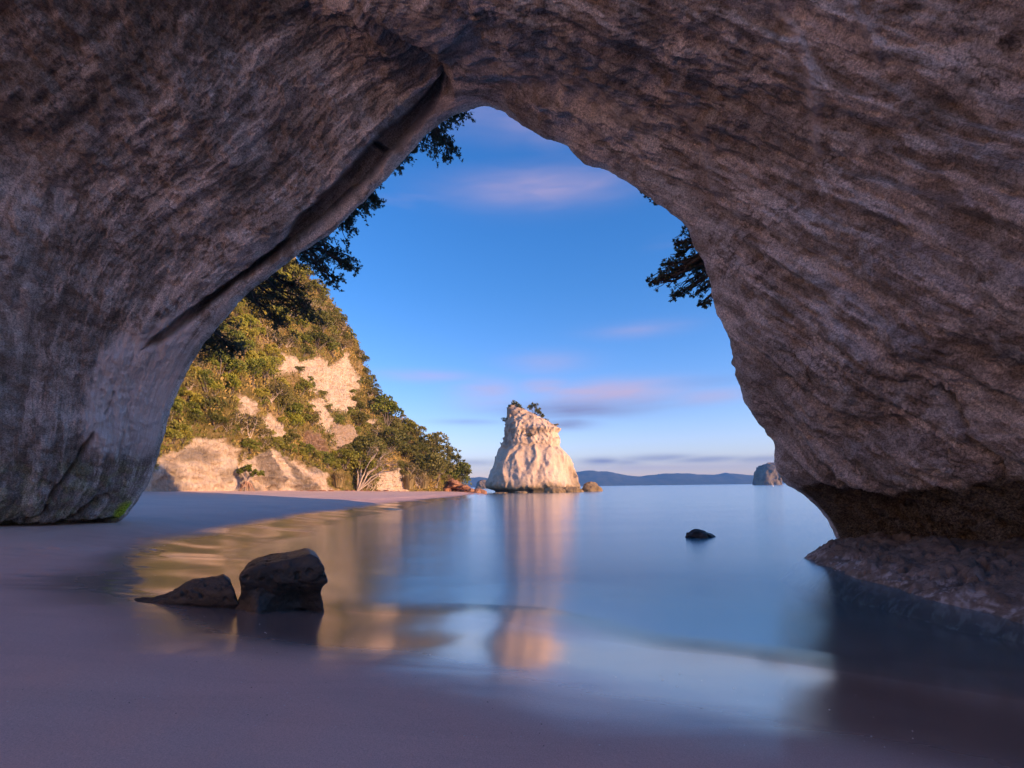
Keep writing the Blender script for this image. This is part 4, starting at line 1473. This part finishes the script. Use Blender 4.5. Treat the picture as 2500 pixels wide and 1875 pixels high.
# undergrowth between the shrubs: nobody could count it
un = 52000
ui = rng.integers(2, NU - 2, un)
uj = (rng.random(un) ** 0.9 * (NV + 6)).astype(int)
ok = (cpx[ui, uj] > 330) & ((np.maximum(cm_p, red)[ui, uj] + 0.5 * rng.random(un)) < 0.75) & ~((cpy[ui, uj] > 1150) & (cpx[ui, uj] < 860))
ui, uj = ui[ok], uj[ok]
UC = CP2[ui, uj] + (CP2[np.minimum(ui + 1, NU - 1), uj] - CP2[ui, uj]) * rng.random((len(ui), 1)) + (CP2[ui, np.minimum(uj + 1, NV + 11)] - CP2[ui, uj]) * rng.random((len(ui), 1))
lump = fbm(UC * 0.5, 3, 303)
UC = UC + CN[ui, uj] * (np.clip(lump, 0, 1) * 1.2)[:, None]
V, Fq = leaves(UC, CN[ui, uj] * 0.5 + np.array([0, 0, 0.8]), 0.42, 0.42, rng, 1.0)
gold = np.clip(0.36 + 1.4 * fbm(UC * 0.16, 3, 305) + rng.normal(0, 0.18, len(UC)), 0, 1)
mU, tU, bU = new_mat('undergrowth')
tU.put(bU.inputs['Base Color'], tU.mix(attr(tU, 'tint'), (0.15, 0.16, 0.027), (0.46, 0.32, 0.10)))
bU.inputs['Roughness'].default_value = 0.8
me = make_mesh('undergrowth', V, Fq, [mU], False, None, {'tint': np.repeat(gold, 4)})
tag(obj('undergrowth', me), 'dry grass and low scrub covering the cliff between the shrubs', 'undergrowth', None, 'stuff')


def cliff_point(x_, y_):
    q = (cpx[:, :NV] - x_) ** 2 + (cpy[:, :NV] - y_) ** 2
    i, j = np.unravel_index(np.argmin(q), q.shape)
    return CP2[i, j]


def put(nm, me, x_, y_, dpt_off, w_px, label, cat, group=None, hs=1.0, onsand=False):
    P = cliff_point(x_, y_) + np.array([0, -dpt_off, 0])
    if onsand:
        P[2] = sand_z(np.array([P[0]]), np.array([P[1]]))[0]
    s = w_px * P[1] / F
    o = obj(nm, me, None, tuple(P))
    o.scale = (s, s, s * hs)
    o.rotation_euler = (0, 0, random.uniform(0, 6.28))
    return tag(o, label, cat, group)


# plants one can tell apart on and under the cliff
put('pine_tree', pine_mesh('pine', 5, 1.0, 0.75, 1400, M_LEAF_DEEP, M_BARK), 918, 955, 0, 48, 'small dark pine standing out on the skyline ridge', 'tree')
put('pine_tree', pine_mesh('pine', 6, 1.0, 0.7, 1200, M_LEAF_GREEN, M_BARK), 764, 960, 0.5, 44, 'small conical pine in front of the large pale scar', 'tree')
put('grass_tuft', KINDS['tuft'][0], 992, 1194, 1.0, 46, 'tall dry golden grass clump at the cliff foot, left one of the pair', 'grass', 'grass clumps at the cliff foot', 1.0)
put('grass_tuft', KINDS['tuft'][1], 1030, 1194, 1.0, 42, 'tall dry golden grass clump at the cliff foot, right one of the pair', 'grass', 'grass clumps at the cliff foot', 0.95)
put('grass_tuft', KINDS['tuft'][1], 838, 1190, 1.0, 52, 'green gold grass clump left of the bleached tree', 'grass', 'grass clumps at the cliff foot', 0.9)
put('coastal_shrub', KINDS['green'][1], 850, 1142, 0.5, 66, 'big green shrub on the cliff foot left of the bleached tree', 'shrub', 'plants on the sunlit cliff', 0.8)
put('coastal_shrub', KINDS['lime'][1], 905, 1186, 1.0, 40, 'low bright shrub under the bleached tree', 'shrub', 'plants on the sunlit cliff', 0.7)


def grown_tree(name, root, tips, trunk_r, seed, leafmat, barkmat, label, cat, group=None, nros=24, spread=0.8, lsize=0.11, k=6, sub=5, sag=0.05, fork=0.45, bark_sides=6, clump_flat=0.8):
    """tree from a root to given bough tips (world points), with twigs and leaf rosettes round every tip"""
    rs = np.random.default_rng(seed)
    root = np.asarray(root, float)
    e = empty(name, tuple(root))
    tag(e, label, cat, group)
    wood, C, D = [], [], []
    for tp, rad in tips:
        tp = np.asarray(tp, float)
        P = branch_path(root, tp, sag, 0.06, 10, rs)
        wood.append((P, np.linspace(trunk_r, trunk_r * 0.18, 10)))
        for q in range(sub):
            st = P[rs.integers(5, 9)]
            en = tp + unit(rs.normal(0, 1, 3)) * rad * rs.uniform(0.3, 0.9) * np.array([1, 1, clump_flat])
            P2 = branch_path(st, en, -0.02, 0.09, 6, rs)
            wood.append((P2, np.linspace(trunk_r * 0.30, trunk_r * 0.07, 6)))
            n = max(3, nros // sub)
            for w_ in range(n):
                st2 = P2[rs.integers(2, 6)]
                en2 = st2 + unit(rs.normal(0, 1, 3)) * rad * spread * rs.uniform(0.12, 0.6) * np.array([1, 1, clump_flat])
                wood.append((branch_path(st2, en2, 0, 0.1, 4, rs), np.linspace(trunk_r * 0.09, trunk_r * 0.03, 4)))
                m = rs.integers(3, 7)
                t = rs.uniform(0.35, 1.0, m)[:, None]
                C.append(st2 + (en2 - st2) * t + rs.normal(0, rad * 0.05, (m, 3)))
                D.append(np.tile(unit(en2 - st2), (m, 1)))
    V, Fq = tubes(wood, bark_sides)
    obj('trunk', make_mesh('trunk', V - root, Fq, [barkmat], True), e)
    if C and k:
        C, D = np.concatenate(C), np.concatenate(D)
        V, Fq = rosettes(C, D, lsize, k, rs)
        tint = np.repeat(np.repeat(rs.uniform(0, 1, len(C)), k), 4)
        obj('crown', make_mesh('crown', V - root, Fq, [leafmat], False, None, {'tint': tint}), e)
    return e


def tipsW(lst):
    return [(W(a, b, d), 1.25 * r * d / F) for a, b, d, r in lst]


# shaded pohutukawa boughs hanging over the rim of the arch
HANG = [
    ((1010, 170, 13.8), [(1125, 275, 15.2, 34), (1085, 305, 15.4, 40), (1060, 345, 15.6, 38), (1095, 380, 15.4, 24), (1020, 350, 15.8, 34), (985, 375, 16, 34), (965, 400, 16, 22)],
     'dark leafy tree hanging over the arch just left of its top', 61),
    ((790, 360, 14.6), [(905, 478, 16.3, 34), (885, 510, 16.4, 38), (855, 535, 16.5, 34), (925, 495, 16.3, 16), (840, 560, 16.6, 26)],
     'small dark tree peeping over the middle of the left rim', 62),
    ((640, 460, 15.2), [(800, 580, 17.4, 36), (790, 640, 17.2, 46), (840, 640, 17.0, 34), (865, 655, 16.9, 16), (755, 640, 17.6, 40), (820, 690, 17.0, 28), (725, 615, 17.8, 36), (770, 600, 17.5, 32)],
     'dark spreading tree with a long bough reaching right over the blue sky', 63),
    ((500, 560, 15.9), [(690, 710, 18.2, 46), (660, 755, 18.0, 50), (730, 765, 17.8, 42), (690, 800, 17.8, 38), (620, 730, 18.4, 48), (765, 775, 17.6, 22), (650, 690, 18.4, 36), (740, 715, 18, 28)],
     'large dark tree drooping before the sunlit cliff under the left rim', 64),
    ((395, 680, 16.6), [(530, 830, 18.7, 46), (500, 860, 18.5, 42), (560, 845, 18.6, 32), (490, 815, 18.9, 36), (545, 790, 18.9, 32), (580, 860, 18.4, 18)],
     'lowest dark tree hanging close to the left wall of the arch', 65),
    ((1850, 560, 13.0), [(1679, 530, 13.9, 16), (1689, 560, 13.9, 22), (1652, 590, 13.7, 12), (1624, 650, 13.5, 14), (1584, 690, 13.4, 9), (1674, 590, 13.8, 28), (1699, 660, 13.8, 34), (1659, 655, 13.6, 26), (1684, 640, 13.7, 36), (1634, 680, 13.5, 34), (1674, 690, 13.6, 40), (1704, 720, 13.7, 26), (1604, 685, 13.4, 16), (1639, 725, 13.5, 12), (1719, 745, 13.7, 14), (1649, 620, 13.6, 16)],
     'dark twiggy tree leaning out from behind the right wall', 66),
    ((1760, 400, 13.0), [(1605, 478, 13.9, 18), (1625, 490, 13.9, 14), (1572, 455, 13.9, 8)],
     'little sprig of dark leaves on the upper right rim', 67),
]
for root, tips, lab, sd in HANG:
    grown_tree('pohutukawa_tree', W(*root), tipsW(tips), 0.085, sd, M_LEAF_DARK, M_BARK_DARK, lab, 'tree', 'dark trees hanging over the arch rim',
               nros=30 if sd == 66 else 66, spread=1.25, lsize=0.068, k=6, sub=8)

# bleached tree on the sand at the cliff foot
P = cliff_point(882, 1192)
bt = np.array([P[0], P[1] - 1.5, sand_z(np.array([P[0]]), np.array([P[1] - 1.5]))[0] - 0.1])
bd = bt[1]
grown_tree('bleached_tree', bt, [(W(a, b, bd + dd_), r * bd / F) for a, b, dd_, r in
                                 [(878, 1125, 0, 14), (900, 1095, 0.6, 20), (925, 1092, -0.5, 22), (950, 1105, -1, 22), (972, 1128, -1.2, 20), (935, 1130, -1.5, 22), (968, 1148, -1, 14)]],
           0.17, 71, M_LEAF_OLIVE, M_BARK_PALE, 'pale bare branching tree at the cliff foot', 'tree', None, nros=28, spread=1.3, lsize=0.22, k=2, sub=5, sag=-0.10)
# little tree on stilt roots against the grey rock
P = cliff_point(598, 1188)
rt = np.array([P[0] + 1.2, P[1] - 2.2, sand_z(np.array([P[0] + 1.2]), np.array([P[1] - 2.2]))[0] + 1.1])
rd = rt[1]
e = grown_tree('stilt_root_tree', rt, [(W(a, b, rd + dd_), r * rd / F) for a, b, dd_, r in
                                       [(585, 1146, 0, 12), (598, 1138, 0.3, 12), (612, 1142, 0, 11), (622, 1154, -0.4, 10), (638, 1152, -0.2, 9)]],
               0.13, 72, M_LEAF_GREEN, M_BARK_PALE, 'small tree on splayed bare roots against the grey rock', 'tree', None, nros=16, spread=1.0, lsize=0.28, k=4, sub=4, sag=-0.05)
paths = []
for k in range(9):
    a = k / 9 * 6.283 + 0.2
    r_ = random.uniform(0.7, 1.35)
    end = np.array([r_ * math.cos(a), 0.6 * r_ * math.sin(a), -1.25])
    paths.append((branch_path((0, 0, 0.25), end, -0.12, 0.05, 7), np.linspace(0.10, 0.045, 7)))
V, Fq = tubes(paths, 6)
obj('roots', make_mesh('roots', V, Fq, [mat_bark('reddish_root', (0.33, 0.18, 0.11), (0.46, 0.28, 0.19))]), e)
# tree leaning out from the point
rt = W(1088, 1150, 118)
grown_tree('pohutukawa_tree', rt, [(W(a, b, d), r * d / F) for a, b, d, r in
                                   [(1105, 1092, 117, 20), (1118, 1112, 117, 20), (1128, 1132, 117, 17), (1136, 1148, 117, 12), (1098, 1115, 116, 22), (1110, 1140, 116, 14), (1145, 1152, 117, 6)]],
           0.30, 73, M_LEAF_DEEP, M_BARK, 'olive green tree leaning out over the rocks at the end of the point', 'tree', None, nros=24, spread=1.1, lsize=0.55, k=4, sub=5)
# two little trees on top of the stack
st = np.array(S0)
for pxs, pys, sd, lab in [([(1242, 992, 10), (1255, 985, 12), (1268, 988, 13), (1276, 996, 9), (1250, 998, 10)], (1262, 1012), 81, 'dense little tree on the highest left corner of the sea stack'),
                          ([(1292, 992, 9), (1304, 988, 9), (1312, 998, 9), (1318, 1006, 8), (1325, 1014, 5)], (1306, 1012), 82, 'thin twiggy tree on the sloping top of the sea stack')]:
    grown_tree('stack_top_tree', W(pys[0], pys[1], 140), [(W(a, b, 140 + random.uniform(-1, 1)), r * 140 / F) for a, b, r in pxs], 0.14, sd, M_LEAF_DEEP, M_BARK,
               lab, 'tree', 'trees on top of the sea stack', nros=22, spread=1.0, lsize=0.42, k=4, sub=4)
for k, (x_, y_, s_) in enumerate([(1235, 1028, 1.6), (1252, 1018, 1.8), (1330, 1028, 1.3), (1355, 1040, 1.2), (1292, 1070, 1.5)]):
    lab = ['brown scrub on the left edge of the sea stack top', 'brown scrub below the dense tree on the sea stack', 'low scrub on the sloping crest of the sea stack',
           'low scrub on the right shoulder of the sea stack', 'greenish scrub on the middle ledge of the sea stack'][k]
    q = W(x_, y_, 140)
    # move forward to the stack's surface
    zz = q[2]
    b_ = np.interp(zz, gz, np.clip(ax * 0.82, 0.3, None))
    o = obj('stack_shrub', KINDS['olive'][k % 2], None, (q[0], 140 - b_ * (0.15 if k < 4 else 0.95), zz - 0.5))
    o.scale = (s_ * 1.6, s_ * 1.6, s_ * 1.3)
    tag(o, lab, 'shrub', 'scrub on the sea stack')

# red boulders tumbled off the end of the point, and paler stones along the cliff foot
RB = [blob_rock('red_boulder_%d' % k, (1.0, 0.85, 0.75), 210 + k, M_REDROCK, 0.13, 0.35, 0.8, 2.6) for k in range(4)]
spots = []
for k in range(40):
    t = random.random()
    spots.append((985 + t * 205, 108 + t * 14 + random.uniform(-4, 4), random.uniform(0.6, 1.2), 0.15))
for k in range(26):          # the heap under the end tree
    x_ = random.uniform(1066, 1150)
    hh = max(0.0, 1 - abs(x_ - 1098) / 62) * 2.6
    spots.append((x_, 113.0 + random.uniform(-1.5, 1.5), random.uniform(0.7, 1.15), hh * random.uniform(0.35, 1.0)))
spots.sort()
parts_ = {}
for rec in spots:
    parts_.setdefault(min(int((rec[0] - 985) / 34), 5), []).append(rec)
WHERE = ['behind the dry grass clumps', 'below the last dense trees', 'at the left end of the heap', 'on the heap under the end tree', 'where the heap runs down to the spit', 'on the spit beside the sea stack']
for part, lst in sorted(parts_.items()):
    for k, (x_, d_, s_, lift) in enumerate(lst):
        P = W(x_, 1195, d_)
        zg = max(sand_z(np.array([P[0]]), np.array([P[1]]))[0], -0.1)
        o = obj('red_boulder', RB[random.randrange(4)], None, (P[0], P[1], zg + lift))
        o.scale = (s_, s_, s_ * random.uniform(0.7, 1.1))
        o.rotation_euler = (random.uniform(-.2, .2), random.uniform(-.2, .2), random.uniform(0, 6.28))
        tag(o, 'red brown boulder %s%s' % (WHERE[part], ordinal(k, len(lst))), 'boulder', 'red boulders off the point')
stones = sorted(random.uniform(700, 985) for k in range(22))
for k, x_ in enumerate(stones):
    P = cliff_point(x_, 1196)
    P = P + np.array([0.8, -random.uniform(0.6, 2.2), 0])
    zg = sand_z(np.array([P[0]]), np.array([P[1]]))[0]
    s_ = random.uniform(0.15, 0.42)
    o = obj('red_boulder', RB[k % 4], None, (P[0], P[1], zg - 0.03))
    o.scale = (s_ * 1.3, s_, s_ * 0.8)
    o.rotation_euler = (0, 0, random.uniform(0, 6.28))
    tag(o, 'small reddish stone along the cliff foot%s' % ordinal(k, len(stones)), 'stone', 'stones along the cliff foot')

# broken shell and grit on the near sand
C = []
for k in range(420):
    x_, y_ = random.uniform(0, 2300), random.uniform(1240, 1870)
    P = G(x_, y_, 0.25)
    if P[1] > 30:
        continue
    zg = sand_z(np.array([P[0]]), np.array([P[1]]))[0]
    if zg < 0.10:
        continue
    C.append((P[0], P[1], zg))
C = np.array(C)
n = len(C)
r_ = rng.uniform(0.002, 0.0065, n) * (0.8 + C[:, 1] / 14)
oct_ = np.array([(1, 0, 0), (-1, 0, 0), (0, 1, 0), (0, -1, 0), (0, 0, 0.7), (0, 0, -0.7)], float)
V = (C[:, None] + (oct_[None] * r_[:, None, None] * rng.uniform(0.6, 1.4, (n, 6, 1)))).reshape(-1, 3)
T = np.array([(0, 2, 4), (2, 1, 4), (1, 3, 4), (3, 0, 4), (2, 0, 5), (1, 2, 5), (3, 1, 5), (0, 3, 5)])
Fq = (np.arange(n)[:, None, None] * 6 + T[None]).reshape(-1, 3)
mS, tS, bS = new_mat('shell_grit')
gi = tS.node('ShaderNodeNewGeometry').outputs['Random Per Island']
tS.put(bS.inputs['Base Color'], tS.mix(tS.smooth(gi, 0.35, 0.40), (0.035, 0.03, 0.03), (0.62, 0.56, 0.52)))
me = make_mesh('shell_grit', V, Fq, [mS], False)
tag(obj('shell_grit', me), 'scattered shell fragments and dark grit on the near sand', 'shells', None, 'stuff')

# white mooring buoy far out by the islet
P = G(1886, 1183.2)
bu = empty('mooring_buoy', (P[0] * 0.4, P[1] * 0.4, 0))
tag(bu, 'tiny white mooring buoy below the round islet', 'buoy')
mB, tB, bB = new_mat('buoy_white')
bB.inputs['Base Color'].default_value = (0.8, 0.78, 0.75, 1)
a = np.linspace(0, 2 * np.pi, 16, endpoint=False)
prf_ = [(0.05, -0.3), (0.5, -0.15), (0.65, 0.15), (0.5, 0.5), (0.2, 0.68), (0.08, 0.72)]
V = np.array([(r * math.cos(t), r * math.sin(t), z_) for r, z_ in prf_ for t in a])
Fq = np.array([(i * 16 + j, i * 16 + (j + 1) % 16, (i + 1) * 16 + (j + 1) % 16, (i + 1) * 16 + j) for i in range(5) for j in range(16)])
obj('float', make_mesh('float', V, Fq, [mB]), bu)
V, Fq = tubes([(np.array([(0, 0, 0.7), (0, 0, 1.2)]), np.array([0.07, 0.07]))], 8)
obj('lifting_ring_post', make_mesh('post', V, Fq, [mB]), bu)

# ------------------------------------------------------------------ air
HAZE = True
if HAZE:
    s = 3600.0
    V = np.array([(x, y, z) for x in (-s, s) for y in (-200, s) for z in (-4.2, 128.0)], float)
    Fq = np.array([(0, 1, 3, 2), (4, 6, 7, 5), (0, 4, 5, 1), (2, 3, 7, 6), (0, 2, 6, 4), (1, 5, 7, 3)])
    mHz = bpy.data.materials.new('sea_haze')
    mHz.use_nodes = True
    tz = NT(mHz.node_tree)
    tz.n.remove(tz.n['Principled BSDF'])
    pv = tz.node('ShaderNodeVolumePrincipled')
    pv.inputs['Color'].default_value = (0.12, 0.40, 1.0, 1)
    pv.inputs['Density'].default_value = 0.00024
    pv.inputs['Anisotropy'].default_value = 0.0
    tz.l.new(pv.outputs[0], tz.n['Material Output'].inputs['Volume'])
    me = make_mesh('haze', V, Fq, [mHz], False)
    tag(obj('haze', me), 'thin blue sea haze', None, None, 'stuff')
